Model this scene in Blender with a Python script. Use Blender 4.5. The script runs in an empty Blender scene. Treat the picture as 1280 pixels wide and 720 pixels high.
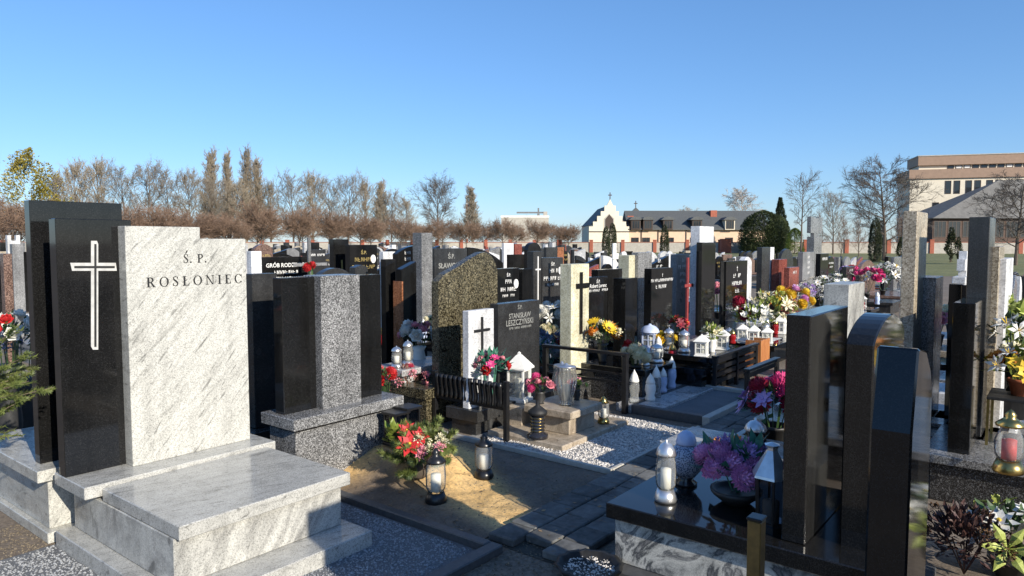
import bpy, bmesh, math, random
from mathutils import Vector, Matrix
random.seed(7)
rnd = random.random
uni = random.uniform
PI = math.pi
sc = bpy.context.scene
col = sc.collection

# ------------------------------------------------------------------ camera
F_PX, HORIZ, EYE = 887.0, 303.0, 1.62
PITCH = math.atan((360 - HORIZ) / F_PX)
cam_d = bpy.data.cameras.new('camera')
cam = bpy.data.objects.new('camera', cam_d); col.objects.link(cam)
cam.location = (0, 0, EYE); cam.rotation_euler = (PI / 2 - PITCH, 0, 0)
cam_d.sensor_width = 36; cam_d.lens = 36 * F_PX / 1280
cam_d.clip_start = 0.05; cam_d.clip_end = 3000
sc.camera = cam

# ------------------------------------------------------------------ light
SUN_AZ, SUN_EL = math.radians(141), math.radians(23)
w = bpy.data.worlds.new('World'); sc.world = w; w.use_nodes = True
nt = w.node_tree; bg = nt.nodes['Background']
sky = nt.nodes.new('ShaderNodeTexSky'); sky.sky_type = 'NISHITA'
sky.sun_disc = False; sky.sun_elevation = SUN_EL; sky.sun_rotation = SUN_AZ
sky.air_density = 1.0; sky.dust_density = 0.3; sky.ozone_density = 6.0; sky.altitude = 0
gm = nt.nodes.new('ShaderNodeGamma'); gm.inputs[1].default_value = 0.75; nt.links.new(sky.outputs[0], gm.inputs[0])
tn = nt.nodes.new('ShaderNodeVectorMath'); tn.operation = 'MULTIPLY'; tn.inputs[1].default_value = (1.42, 1.56, 1.80); nt.links.new(gm.outputs[0], tn.inputs[0])
hs = nt.nodes.new('ShaderNodeHueSaturation'); hs.inputs['Saturation'].default_value = 1.08; nt.links.new(tn.outputs[0], hs.inputs['Color'])
nt.links.new(hs.outputs[0], bg.inputs[0]); bg.inputs[1].default_value = 0.11
sl = bpy.data.lights.new('sun', 'SUN'); sl.energy = 5.0; sl.angle = math.radians(0.5); sl.color = (1.0, 0.915, 0.78)
sun = bpy.data.objects.new('sun', sl); col.objects.link(sun)
tosun = Vector((math.sin(SUN_AZ) * math.cos(SUN_EL), math.cos(SUN_AZ) * math.cos(SUN_EL), math.sin(SUN_EL)))
sun.rotation_euler = tosun.to_track_quat('Z', 'Y').to_euler()
sun.location = (20, -20, 30)
vs = sc.view_settings; vs.view_transform = 'Standard'; vs.look = 'None'; vs.exposure = 0.42; vs.gamma = 1.0
vs.use_curve_mapping = False

# ------------------------------------------------------------------ grid of the graveyard rows
PHI = math.radians(51.7)                     # rows run along R, graves point along L
R = Vector((math.cos(PHI), math.sin(PHI), 0)); L = Vector((-math.sin(PHI), math.cos(PHI), 0))
def G(u, v, z=0.0): return R * u + L * v + Vector((0, 0, z))
def ray(x, y):
    cp, sp = math.cos(PITCH), math.sin(PITCH)
    a, b = (x - 640) / F_PX, (360 - y) / F_PX
    return Vector((a, cp + b * sp, -sp + b * cp))
def P(x, y, z=0.0):                          # pixel -> point on the plane at height z
    d = ray(x, y); t = (z - EYE) / d.z
    return Vector((d.x * t, d.y * t, z))
def PU(x, y, z=0.0):
    p = P(x, y, z); return p.dot(R), p.dot(L)
def V(x, y, v):                              # pixel -> (u, z) on the vertical plane of a row
    d = ray(x, y); t = v / d.dot(L); p = d * t
    return p.dot(R), EYE + p.z
def D(x, y, Y):                              # pixel -> point at depth Y
    d = ray(x, y); t = Y / d.y
    return Vector((d.x * t, Y, EYE + d.z * t))
def pix(p):
    cp, sp = math.cos(PITCH), math.sin(PITCH)
    q = Vector((p.x, p.y, p.z - EYE)); dep = q.y * cp - q.z * sp
    return 640 + F_PX * q.x / dep, 360 - F_PX * (q.y * sp + q.z * cp) / dep

# ------------------------------------------------------------------ materials
M = {}
class N:
    def __init__(s, name):
        m = bpy.data.materials.new(name); m.use_nodes = True
        s.m, s.t = m, m.node_tree; s.b = s.t.nodes['Principled BSDF']; M[name] = m
    def n(s, typ, ins=None, **kw):
        nd = s.t.nodes.new('ShaderNode' + typ)
        for k, v in kw.items(): setattr(nd, k, v)
        for k, v in (ins or {}).items(): s.i(nd, k, v)
        return nd
    def i(s, nd, k, v):
        k = nd.inputs[k]
        if isinstance(v, bpy.types.NodeSocket): s.t.links.new(v, k)
        else: k.default_value = v
    def set(s, **kw):
        for k, v in kw.items(): s.i(s.b, k.replace('_', ' '), v)
    def coord(s, sc=(1, 1, 1), rot=(0, 0, 0)):
        tc = s.n('TexCoord'); oi = s.n('ObjectInfo')
        mul = s.n('VectorMath', {0: oi.outputs['Random'], 1: (17.3, 31.7, 11.1)}, operation='MULTIPLY')
        add = s.n('VectorMath', {0: tc.outputs['Object'], 1: mul.outputs[0]}, operation='ADD')
        mp = s.n('Mapping', {'Vector': add.outputs[0], 'Rotation': rot})
        mp2 = s.n('Mapping', {'Vector': mp.outputs[0], 'Scale': sc})
        return mp2.outputs[0]
    def ramp(s, fac, stops, interp='LINEAR'):
        r = s.n('ValToRGB', {'Fac': fac}); cr = r.color_ramp; cr.interpolation = interp
        while len(cr.elements) < len(stops): cr.elements.new(0.5)
        for e, (p, c) in zip(cr.elements, stops):
            e.position = p; e.color = (c[0], c[1], c[2], 1) if not isinstance(c, (int, float)) else (c, c, c, 1)
        return r.outputs[0]
    def noise(s, vec, scale, detail=4, rough=.6, dist=0):
        return s.n('TexNoise', {'Vector': vec, 'Scale': scale, 'Detail': detail, 'Roughness': rough, 'Distortion': dist}).outputs[0]
    def mix(s, a, b, f, mode='MIX'):
        x = s.n('Mix', data_type='RGBA', blend_type=mode)
        s.i(x, 0, f); s.i(x, 6, a if not isinstance(a, tuple) else (*a, 1)); s.i(x, 7, b if not isinstance(b, tuple) else (*b, 1))
        return x.outputs[2]
    def bump(s, h, strength=.3, dist=.01):
        b = s.n('Bump', {'Height': h, 'Strength': strength, 'Distance': dist}); s.set(Normal=b.outputs[0])

def plain(name, c, rough=.6, metal=0, var=.25, sc=30, bump=0, **kw):
    k = N(name); v = k.coord()
    n = k.noise(v, sc)
    lo = tuple(x * (1 - var) for x in c); hi = tuple(min(1, x * (1 + var)) for x in c)
    k.set(Base_Color=k.ramp(n, [(.3, lo), (.7, hi)]), Roughness=rough, Metallic=metal, **kw)
    if bump: k.bump(n, bump, .004)
    return k
def granite(name, cols, scale=220, rough=.15, smudge=.25, big=1.0):
    k = N(name); v = k.coord()
    vo = k.n('TexVoronoi', {'Vector': v, 'Scale': scale, 'Randomness': 1.0})
    sep = k.n('SeparateColor', {0: vo.outputs['Color']})
    n1 = k.noise(v, scale * .45, 3)
    f = k.n('Math', {0: sep.outputs[0], 1: n1}, operation='ADD')
    f2 = k.n('Math', {0: f.outputs[0], 1: .5}, operation='MULTIPLY')
    c = k.ramp(f2.outputs[0], cols)
    cl = k.noise(v, 3.0 * big, 5)
    c = k.mix(c, k.ramp(cl, [(.35, .72), (.65, 1.1)]), 1.0, 'MULTIPLY')
    dr = k.noise(k.coord((9, 9, .7)), 1.6, 5)
    c = k.mix(c, k.ramp(dr, [(.34, .74), (.56, 1.0)]), .8, 'MULTIPLY')
    sm = k.noise(v, 6, 5)
    k.set(Base_Color=c, Roughness=k.ramp(sm, [(.35, rough * (1 - smudge)), (.7, min(1, rough * (1 + 2.2 * smudge)))]))
    return k
granite('black_granite', [(.3, .008), (.6, .012), (.75, .022)], 300, .06)
granite('charcoal_granite', [(.3, .026), (.6, .034), (.75, .058)], 260, .22)
granite('grey_granite', [(.25, .035), (.42, .12), (.58, .22), (.75, .42)], 190, .22)
granite('light_granite', [(.22, .12), (.4, .38), (.6, .55), (.8, .68)], 150, .3)
granite('dark_speckled_granite', [(.3, .012), (.5, .025), (.64, .08), (.8, .2)], 190, .2)
granite('olive_granite', [(.28, (.01, .009, .007)), (.46, (.035, .03, .016)), (.6, (.125, .105, .058)), (.8, (.27, .24, .16))], 130, .25)
granite('red_granite', [(.3, (.06, .012, .01)), (.5, (.25, .06, .04)), (.75, (.42, .14, .1))], 160, .2)
granite('brown_granite', [(.3, (.05, .03, .025)), (.5, (.17, .1, .075)), (.75, (.34, .23, .18))], 160, .2)
granite('rust_granite', [(.3, (.12, .04, .015)), (.5, (.3, .11, .045)), (.75, (.45, .2, .1))], 160, .25)
granite('cream_stone', [(.25, (.5, .46, .3)), (.5, (.68, .64, .44)), (.75, (.78, .75, .58))], 90, .45)
granite('white_stone', [(.25, .52), (.5, .68), (.75, .8)], 90, .5)
granite('beige_stone', [(.25, (.17, .13, .085)), (.5, (.38, .32, .23)), (.75, (.56, .49, .38))], 120, .35)
granite('grey_stone', [(.25, .13), (.5, .2), (.75, .3)], 160, .35)

def veined(name, base, dark, mid, rough, rot, stretch, thr=(.47, .56), fine=160):
    k = N(name)
    v = k.coord(stretch, rot)
    v2 = k.coord()
    a = k.noise(v, 2.2, 8, .68, .7)
    c = k.ramp(a, [(.26, dark), (thr[0] - .06, mid), (thr[1], base)])
    gr = k.noise(v2, fine, 3)
    c = k.mix(c, k.ramp(gr, [(.36, .55), (.52, 1.0), (.68, 1.06)]), .75, 'MULTIPLY')
    vo = k.n('TexVoronoi', {'Vector': v2, 'Scale': 240})
    sp = k.ramp(k.n('SeparateColor', {0: vo.outputs['Color']}).outputs[0], [(.0, .35), (.11, .4), (.14, 1)], 'LINEAR')
    c = k.mix(c, sp, .55, 'MULTIPLY')
    # sparse long dark streaks
    v3 = k.coord((stretch[0] * 1.2, stretch[1], stretch[2] * .7), rot)
    st = k.ramp(k.noise(v3, 4.5, 2, .5, .4), [(.0, .25), (.27, .3), (.36, 1)])
    c = k.mix(c, st, .7, 'MULTIPLY')
    dr = k.noise(k.coord((8, 8, .8)), 1.4, 5)
    c = k.mix(c, k.ramp(dr, [(.32, .72), (.5, 1.0)]), .7, 'MULTIPLY')
    k.set(Base_Color=c, Roughness=k.ramp(k.noise(v2, 5, 5), [(.35, rough * .7), (.7, rough * 1.5)]))
    return k
veined('white_vein_granite', (.54, .535, .49), (.15, .15, .14), (.41, .405, .37), .28, (0, .85, 0), (1.3, 2.5, 12.0), (.44, .53))
veined('vein_top_granite', (.5, .495, .46), (.2, .2, .19), (.42, .415, .385), .16, (0, .12, .25), (1.6, 9, 9), (.46, .56))
veined('vein_block_granite', (.52, .515, .475), (.1, .1, .1), (.36, .355, .33), .3, (.5, 1.0, .4), (1.0, 2.2, 5.0), (.5, .6))
veined('tan_vein_granite', (.5, .42, .32), (.16, .12, .09), (.36, .29, .21), .4, (0, -.3, .5), (4, 3, 2))

k = N('swirl_granite'); v = k.coord((1, 1, 1), (.4, .5, .3))
n = k.noise(v, 2.6, 7, .62, 2.6)
c = k.ramp(n, [(.25, (.55, .54, .5)), (.38, (.2, .2, .2)), (.43, (.07, .075, .08)), (.48, (.42, .42, .39)), (.56, (.62, .61, .56)), (.63, (.12, .125, .13)), (.7, (.5, .49, .46))])
g_ = k.noise(k.coord(), 190, 3); c = k.mix(c, k.ramp(g_, [(.36, .55), (.55, 1.0)]), .7, 'MULTIPLY'); k.set(Base_Color=c, Roughness=.2)
plain('cross_line', (.45, .45, .43), .5, 0, .15)
plain('white_paint', (.78, .77, .72), .45, 0, .06, 20)
plain('blue_white_glaze', (.45, .52, .7), .25, 0, .2, 12)
plain('black_metal', (.012, .012, .013), .3, 0, .3, 40)
plain('black_matte', (.012, .012, .012), .6, 0, .3, 40)
plain('silver', (.72, .72, .72), .35, .9, .15, 25)
plain('brass', (.45, .33, .12), .28, 1, .2, 25)
plain('gold_text', (.62, .45, .16), .35, .6, .1)
plain('white_text', (.72, .71, .68), .5, 0, .05)
plain('dull_text', (.26, .26, .24), .6, 0, .1)
plain('dark_text', (.012, .012, .012), .5, 0, .1)
plain('candle_wax', (.8, .77, .68), .5, 0, .05)
plain('red_glass', (.25, .01, .012), .08, 0, .2)
plain('dark_glass', (.02, .02, .025), .04, 0, .2)
plain('window_glass', (.025, .03, .035), .06, 0, .3)
plain('red_wood', (.24, .04, .04), .5, 0, .3, 25)
plain('terracotta', (.42, .12, .05), .7, 0, .2)
plain('bronze_post', (.2, .12, .035), .4, .2, .25, 30)
plain('gravel_white', (.56, .53, .49), .85, 0, .45, 50)
plain('gravel_grey', (.27, .28, .29), .85, 0, .5, 50)
plain('soil_crumb', (.17, .14, .1), .95, 0, .35, 4)
plain('bark', (.11, .085, .065), .9, 0, .3, 20, .5)
plain('twig_grey', (.21, .18, .145), .9, 0, .25, 2)
plain('twig_red', (.2, .132, .092), .9, 0, .3, 2)
plain('twig_dark', (.12, .1, .085), .9, 0, .25, 2)
plain('twig_tan', (.27, .225, .165), .9, 0, .25, 2)
plain('twig_pale', (.42, .38, .34), .9, 0, .25, 2)
plain('concrete', (.42, .39, .34), .85, 0, .14, 3, .2)
plain('brick_red', (.33, .1, .06), .85, 0, .25, 8, .3)
plain('wall_cream', (.7, .63, .5), .85, 0, .06, 2)
plain('wall_peach', (.66, .47, .33), .85, 0, .07, 2)
plain('fascia_brown', (.3, .2, .14), .7, 0, .1, 2)
plain('dark_brick', (.09, .055, .042), .85, 0, .25, 6)
plain('roof_slate', (.085, .09, .09), .7, 0, .25, 6)
plain('roof_grey', (.15, .145, .135), .8, 0, .2, 1.5)
plain('frame_dark', (.05, .03, .02), .5, 0, .2, 5)
k = plain('paver', (.125, .126, .12), .85, 0, .3, 22, .5)
src = k.b.inputs['Base Color'].links[0].from_socket; oi = k.n('ObjectInfo')
st_ = k.ramp(k.noise(k.coord(), 5, 5), [(.35, .6), (.6, 1.1)])
k.set(Base_Color=k.mix(k.mix(src, k.ramp(oi.outputs['Random'], [(0, .65), (1, 1.25)]), 1, 'MULTIPLY'), st_, 1, 'MULTIPLY'))
plain('joint', (.05, .048, .04), .95, 0, .3, 20)
plain('kerb_dark', (.07, .072, .075), .5, 0, .25, 40, .2)
plain('kerb_light', (.45, .43, .38), .7, 0, .15, 30, .2)
plain('pot_dark', (.03, .03, .03), .5, 0, .2)

# warm planed wood
k = N('orange_wood'); v = k.coord((1, 1, .12)); n = k.noise(v, 26, 5, .6, 1.5)
k.set(Base_Color=k.ramp(n, [(.3, (.28, .09, .025)), (.7, (.52, .22, .075))]), Roughness=.5)
# leafy materials with per-face variation by position
def leaf(name, a, b, rough=.55, sc=14, trans=.15):
    k = N(name); v = k.coord(); n = k.noise(v, sc, 2)
    k.set(Base_Color=k.ramp(n, [(.32, a), (.68, b)]), Roughness=rough)
    k.b.inputs['Subsurface Weight'].default_value = 0.0
    return k
leaf('leaf_green', (.015, .04, .012), (.055, .11, .03))
leaf('leaf_lime', (.09, .14, .02), (.24, .29, .05))
leaf('leaf_teal', (.02, .11, .07), (.06, .22, .15))
leaf('needle_green', (.045, .07, .016), (.17, .2, .05))
leaf('needle_dark', (.012, .022, .010), (.035, .05, .022), sc=2)
leaf('hedge_green', (.02, .03, .011), (.06, .08, .025), sc=1.2)
leaf('thuja_green', (.025, .035, .018), (.065, .075, .035), sc=2)
leaf('tree_yellow', (.17, .14, .025), (.36, .3, .05), sc=.8)
leaf('fallen_leaf', (.12, .07, .03), (.3, .2, .1))
leaf('dry_flower', (.11, .055, .04), (.26, .15, .11))
leaf('heather', (.03, .014, .014), (.12, .06, .05))
for nm, a, b in (('red', (.35, .008, .012), (.6, .03, .03)), ('crimson', (.2, .005, .02), (.42, .015, .06)),
                 ('pink', (.55, .14, .2), (.75, .34, .38)), ('hotpink', (.5, .02, .14), (.7, .08, .25)),
                 ('white', (.6, .59, .53), (.8, .79, .74)), ('cream', (.62, .56, .36), (.78, .73, .52)),
                 ('purple', (.52, .17, .42), (.74, .38, .62)), ('violet', (.3, .18, .45), (.55, .38, .66)),
                 ('yellow', (.62, .38, .015), (.8, .58, .04)), ('orange', (.6, .16, .015), (.78, .32, .04)),
                 ('blue', (.06, .08, .16), (.22, .25, .36)), ('lime', (.3, .36, .06), (.5, .55, .15)),
                 ('maroon', (.1, .004, .01), (.24, .01, .03)), ('grey', (.2, .2, .22), (.4, .4, .43)), ('brown', (.05, .025, .01), (.12, .06, .02))):
    leaf('petal_' + nm, a, b, .6, 18)

def glassy(name, tint, mixf=.25, rough=.05, haze=.0):
    k = N(name); t = k.t; out = t.nodes['Material Output']
    tr = k.n('BsdfTransparent', {0: (*tint, 1)}); gl = k.n('BsdfGlossy', {'Color': (1, 1, 1, 1), 'Roughness': rough})
    fr = k.n('LayerWeight', {0: mixf}); df = k.n('BsdfDiffuse', {0: (.75, .76, .74, 1)}); m0 = k.n('MixShader', {0: haze, 1: tr.outputs[0], 2: df.outputs[0]})
    mx = k.n('MixShader', {0: fr.outputs['Fresnel'], 1: m0.outputs[0], 2: gl.outputs[0]})
    t.links.new(mx.outputs[0], out.inputs[0])
glassy('clear_glass', (.93, .94, .93), .14, .05, .16)
glassy('crystal_glass', (.8, .8, .78), .3, .06, .1)
glassy('smoked_glass', (.3, .3, .32), .3)

# ground: grey sandy soil; lawn
def ground_mat(name, a, b, c, s1=1.2, s2=40, bump=.6):
    k = N(name); tc = k.n('TexCoord'); v = tc.outputs['Object']
    n1 = k.noise(v, s1, 6); n2 = k.noise(v, s2, 4, .7)
    cc = k.mix(k.ramp(n1, [(.32, a), (.68, b)]), k.ramp(n2, [(.35, .55), (.6, 1.15)]), 1, 'MULTIPLY')
    n3 = k.noise(v, s2 * .35, 5, .7)
    cc = k.mix(cc, c, k.ramp(n3, [(.55, 0.0), (.7, .6)]))
    k.set(Base_Color=cc, Roughness=.95); k.bump(k.mix(n2, n3, .5), bump, .012)
ground_mat('soil', (.15, .12, .092), (.23, .185, .14), (.10, .08, .06))
ground_mat('sand', (.5, .34, .16), (.66, .47, .24), (.38, .25, .11), 3, 60, .9)
ground_mat('lawn', (.13, .14, .04), (.22, .215, .08), (.27, .24, .12), .15, 6, .5)
ground_mat('gravel_bed_grey', (.14, .145, .155), (.2, .21, .22), (.07, .07, .08), 3, 160, 1)
ground_mat('gravel_bed_white', (.3, .29, .27), (.42, .41, .38), (.16, .155, .15), 3, 120, 1)
ground_mat('path_sand', (.2, .17, .13), (.3, .26, .2), (.14, .12, .09), 2, 60, .5)
# ------------------------------------------------------------------ mesh helpers
class MB:
    def __init__(s): s.v, s.f, s.mi = [], [], []
    def add(s, vs, fs, mi=0):
        o = len(s.v); s.v += [tuple(p) for p in vs]
        for f in fs: s.f.append([i + o for i in f]); s.mi.append(mi)
        return s
    def box(s, x0, x1, y0, y1, z0, z1, b=0.0, mi=0):
        if b <= 0:
            v = [(x, y, z) for z in (z0, z1) for y in (y0, y1) for x in (x0, x1)]
            return s.add(v, [(0, 2, 3, 1), (4, 5, 7, 6), (0, 1, 5, 4), (2, 6, 7, 3), (0, 4, 6, 2), (1, 3, 7, 5)], mi)
        bm = bmesh.new(); r = bmesh.ops.create_cube(bm, size=1)
        for q in bm.verts:
            q.co = ((x0 if q.co.x < 0 else x1), (y0 if q.co.y < 0 else y1), (z0 if q.co.z < 0 else z1))
        bmesh.ops.bevel(bm, geom=bm.edges[:], offset=b, segments=1, affect='EDGES')
        return s.frombm(bm, mi)
    def frombm(s, bm, mi=0):
        bm.verts.index_update(); bmesh.ops.recalc_face_normals(bm, faces=bm.faces[:])
        s.add([q.co[:] for q in bm.verts], [[q.index for q in f.verts] for f in bm.faces], mi); bm.free(); return s
    def prism(s, poly, y0, y1, b=0.0, mi=0):          # polygon in (x,z) extruded along y
        bm = bmesh.new(); a = [bm.verts.new((x, y0, z)) for x, z in poly]; c = [bm.verts.new((x, y1, z)) for x, z in poly]
        n = len(poly); bm.faces.new(a); bm.faces.new(c[::-1])
        for i in range(n): bm.faces.new((a[i], c[i], c[(i + 1) % n], a[(i + 1) % n]))
        bmesh.ops.recalc_face_normals(bm, faces=bm.faces[:])
        if b > 0:
            es = [e for e in bm.edges if e.calc_face_angle(0) > .5]
            bmesh.ops.bevel(bm, geom=es, offset=b, segments=1, affect='EDGES')
        return s.frombm(bm, mi)
    def lathe(s, prof, seg=16, cx=0, cy=0, flute=0, amp=0, mi=0, phase=0):
        n = len(prof); vs = []
        for r, z in prof:
            for i in range(seg):
                a = 2 * PI * i / seg + phase; rr = r * (1 + (amp * math.cos(flute * a) if flute else 0))
                vs.append((cx + rr * math.cos(a), cy + rr * math.sin(a), z))
        fs = [(j * seg + i, j * seg + (i + 1) % seg, (j + 1) * seg + (i + 1) % seg, (j + 1) * seg + i) for j in range(n - 1) for i in range(seg)]
        fs += [tuple(range(seg - 1, -1, -1)), tuple((n - 1) * seg + i for i in range(seg))]
        return s.add(vs, fs, mi)
    def tube(s, pts, rad, seg=5, mi=0, cap=True):
        pts = [Vector(p) for p in pts]; n = len(pts); vs = []
        for j, p in enumerate(pts):
            d = (pts[min(j + 1, n - 1)] - pts[max(j - 1, 0)])
            d = d.normalized() if d.length > 1e-9 else Vector((0, 0, 1))
            a = d.orthogonal().normalized(); b = d.cross(a); r = rad[j] if isinstance(rad, (list, tuple)) else rad
            for i in range(seg):
                t = 2 * PI * i / seg; vs.append(p + (a * math.cos(t) + b * math.sin(t)) * r)
        fs = [(j * seg + i, j * seg + (i + 1) % seg, (j + 1) * seg + (i + 1) % seg, (j + 1) * seg + i) for j in range(n - 1) for i in range(seg)]
        if cap: fs += [tuple(range(seg - 1, -1, -1)), tuple((n - 1) * seg + i for i in range(seg))]
        return s.add(vs, fs, mi)
    def mesh(s, name, mats, smooth=False):
        me = bpy.data.meshes.new(name); me.from_pydata(s.v, [], s.f)
        for m in ([mats] if isinstance(mats, str) else mats): me.materials.append(M[m])
        if len(me.materials) > 1: me.polygons.foreach_set('material_index', s.mi)
        if smooth: me.polygons.foreach_set('use_smooth', [True] * len(me.polygons))
        me.update(); return me
    def build(s, name, mats, parent=None, smooth=False, **kw):
        return link(s.mesh(name, mats, smooth), name, parent, **kw)
def link(me, name, parent=None, loc=None, rot=None, scale=None):
    o = bpy.data.objects.new(name, me); col.objects.link(o); o.parent = parent
    if loc is not None: o.location = loc
    if rot is not None: o.rotation_euler = rot
    if scale is not None: o.scale = scale if isinstance(scale, (tuple, list)) else (scale,) * 3
    return o
def tag(o, label, cat, group=None, kind=None):
    if label: o['label'] = label
    if cat: o['category'] = cat
    if group: o['group'] = group
    if kind: o['kind'] = kind
    return o
def thing(name, label, cat, loc=(0, 0, 0), rz=PHI, group=None):
    o = bpy.data.objects.new(name, None); col.objects.link(o); o.location = loc; o.rotation_euler = (0, 0, rz)
    o.empty_display_size = .1
    return tag(o, label, cat, group)
def struct(name, mb, mat, parent=None, kind='structure', **kw):
    o = mb.build(name, mat, parent, **kw)
    if parent is None or kind == 'stuff': o['kind'] = kind
    return o
def B(name, mat, parent, *a, b=0.0, smooth=False): return MB().box(*a, b=b).build(name, mat, parent, smooth)

# ---- lettering
_fc = {}
def worn_lettering(n, size, mat):
    """a line of small worn characters that cannot be read"""
    m = MB(); rr = random.Random(n * 31 + int(size * 1000)); x = 0
    for _ in range(n):
        w_ = size * rr.uniform(.35, .6)
        if rr.random() < .12: x += size * .5; continue
        def q(a, b, c, d): m.add([(x + a, 0, c), (x + b, 0, c), (x + b, 0, d), (x + a, 0, d)], [(0, 1, 2, 3)])
        t = size * .1; q(0, t, 0, size * .7)
        k_ = rr.randrange(5)
        def dg(a, b): m.add([(x + a, 0, 0), (x + a + t * 1.2, 0, 0), (x + b + t * 1.2, 0, size * .7), (x + b, 0, size * .7)], [(0, 1, 2, 3)])
        if k_ == 0: dg(w_ * .5, t); dg(w_ * .5, w_)
        elif k_ == 1: q(t, w_, 0, t); q(t, w_ * .8, size * .33, size * .33 + t)
        elif k_ == 2: q(w_ - t, w_, 0, size * .7); dg(w_ - t, t)
        elif k_ == 3: q(t, w_, size * .7 - t, size * .7); q(t, w_, size * .35, size * .35 + t); q(w_ - t, w_, size * .35, size * .7)
        else: q(w_ - t, w_, 0, size * .7); q(t, w_ - t, size * .33, size * .33 + t)
        x += w_ + size * .18
    m.v = [(a - x / 2, b, c) for a, b, c in m.v]
    return m.mesh('lettering', mat)
def text_mesh(s, size, mat, bold=0.0, sx=1.0, shear=0.0):
    if s[0] == '~':
        key = (s, round(size, 3), mat)
        if key not in _fc: _fc[key] = worn_lettering(int(s[1:]), size, mat)
        return _fc[key]
    key = (s, round(size, 4), mat, bold, sx, shear)
    if key in _fc: return _fc[key]
    cu = bpy.data.curves.new('lettering', 'FONT'); cu.body = s; cu.size = size; cu.align_x = 'CENTER'; cu.resolution_u = 2
    cu.offset = bold * size; cu.shear = shear
    to = bpy.data.objects.new('tmp', cu); col.objects.link(to)
    me = bpy.data.meshes.new_from_object(to.evaluated_get(bpy.context.evaluated_depsgraph_get()))
    bpy.data.objects.remove(to); bpy.data.curves.remove(cu)
    for q in me.vertices: q.co = (q.co.x * sx, 0, q.co.y)
    me.materials.clear(); me.materials.append(M[mat]); me.name = 'lettering'; _fc[key] = me; return me
def text(s, size, mat, parent, x, y, z, bold=0.0, sx=1.0, shear=0.0):
    bpy.context.view_layer.update()
    o = link(text_mesh(s, size, mat, bold, sx, shear), 'lettering', parent, (x, y, z)); o['kind'] = 'stuff'; return o
def serif(s, h, track):
    """roman capitals with thick and thin strokes, as flat strips facing -y"""
    mb = MB(); cnt = [0]
    def quad(ps):
        y = -0.00012 * (cnt[0] % 7); cnt[0] += 1; mb.add([(p[0], y, p[1]) for p in ps], [tuple(range(len(ps)))])
    def rect(x0, x1, z0, z1): quad([(x0, z0), (x1, z0), (x1, z1), (x0, z1)])
    def arc(cx, cz, ax, az, tx, tz, a0, a1, n=22):
        for i in range(n):
            p = []
            for t, kk in ((i, 0), (i + 1, 0), (i + 1, 1), (i, 1)):
                a = math.radians(a0 + (a1 - a0) * t / n)
                p.append((cx + (ax - kk * tx) * math.cos(a), cz + (az - kk * tz) * math.sin(a)))
            quad(p)
    T, t, sf = .18, .07, .06
    def stem(x, z0=0, z1=1, w=T): rect(x - w / 2, x + w / 2, z0, z1)
    def ser(x, z, w=.36): rect(x - w / 2, x + w / 2, z, z + sf)
    def glyph(c, x):
        if c == '.': rect(x + .02, x + .2, 0, .17); return .3
        if c == ' ': return .3
        if c == 'I': stem(x + .2); ser(x + .2, 0); ser(x + .2, 1 - sf); return .4
        if c in 'RP':
            stem(x + .2); ser(x + .2, 0); rect(x + .02, x + .3, 1 - sf, 1)
            arc(x + .36, .73, .33, .27, .155, t, -90, 90); rect(x + .2, x + .37, 1 - t, 1); rect(x + .2, x + .37, .46, .46 + t)
            if c == 'R': quad([(x + .36, .48), (x + .52, .48), (x + .82, .0), (x + .63, .0)]); rect(x + .62, x + .88, 0, sf); return .86
            return .74
        if c in 'OC':
            if c == 'O': arc(x + .46, .5, .45, .52, .165, .05, 0, 360, 40); return .92
            arc(x + .46, .5, .45, .52, .165, .05, 38, 322, 36); rect(x + .76, x + .81, .64, .97); rect(x + .77, x + .81, .05, .25); return .86
        if c in 'SŚ':
            pts = [(.5, .78), (.44, .94), (.27, 1.0), (.12, .92), (.1, .75), (.22, .61), (.38, .47), (.5, .3), (.46, .1), (.28, .01), (.11, .08), (.06, .25)]
            wd = [.05, .05, .06, .09, .12, .15, .16, .14, .1, .06, .05, .05]
            for i in range(len(pts) - 1):
                a, b = Vector(pts[i]), Vector(pts[i + 1]); d = (b - a).normalized(); n_ = Vector((-d.y, d.x)); e = d * .012
                q = [a - e + n_ * wd[i] / 2, b + e + n_ * wd[i + 1] / 2, b + e - n_ * wd[i + 1] / 2, a - e - n_ * wd[i] / 2]
                quad([(x + p.x, p.y) for p in q])
            rect(x + .48, x + .53, .7, .99); rect(x + .03, x + .08, .02, .32)
            if c == 'Ś': quad([(x + .22, 1.08), (x + .36, 1.08), (x + .56, 1.42), (x + .38, 1.42)])
            return .6
        if c == 'Ł':
            stem(x + .22); ser(x + .22, 1 - sf); rect(x + .04, x + .68, 0, t); quad([(x + .6, t), (x + .68, t), (x + .72, .3), (x + .68, .3)])
            quad([(x + .02, .38), (x + .02, .31), (x + .5, .6), (x + .5, .67)]); return .74
        if c == 'N':
            rect(x + .12, x + .12 + t, 0, 1); rect(x + .76, x + .76 + t, 0, 1); quad([(x + .06, 1), (x + .23, 1), (x + .815, 0), (x + .7, 0)])
            ser(x + .15, 0, .28); ser(x + .79, 1 - sf, .28); rect(x, x + .2, 1 - sf, 1); return .94
        if c == 'E':
            stem(x + .22); rect(x + .04, x + .66, 0, t); rect(x + .04, x + .63, 1 - t, 1); rect(x + .22, x + .5, .5, .5 + t)
            rect(x + .46, x + .5, .4, .65); quad([(x + .57, t), (x + .66, t), (x + .7, .28), (x + .665, .28)]); rect(x + .595, x + .63, .76, 1); return .72
        return .5
    x = 0; parts = []
    for c in s:
        mb = MB(); x += glyph(c, x) + track
        if mb.v: parts.append(mb)
    x -= track; tot = MB(); tot.letters = parts
    def scale(kx, parts=parts):
        for q in parts: q.v = [(a * kx, b, c) for a, b, c in q.v]
    tot.scale = scale
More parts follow.
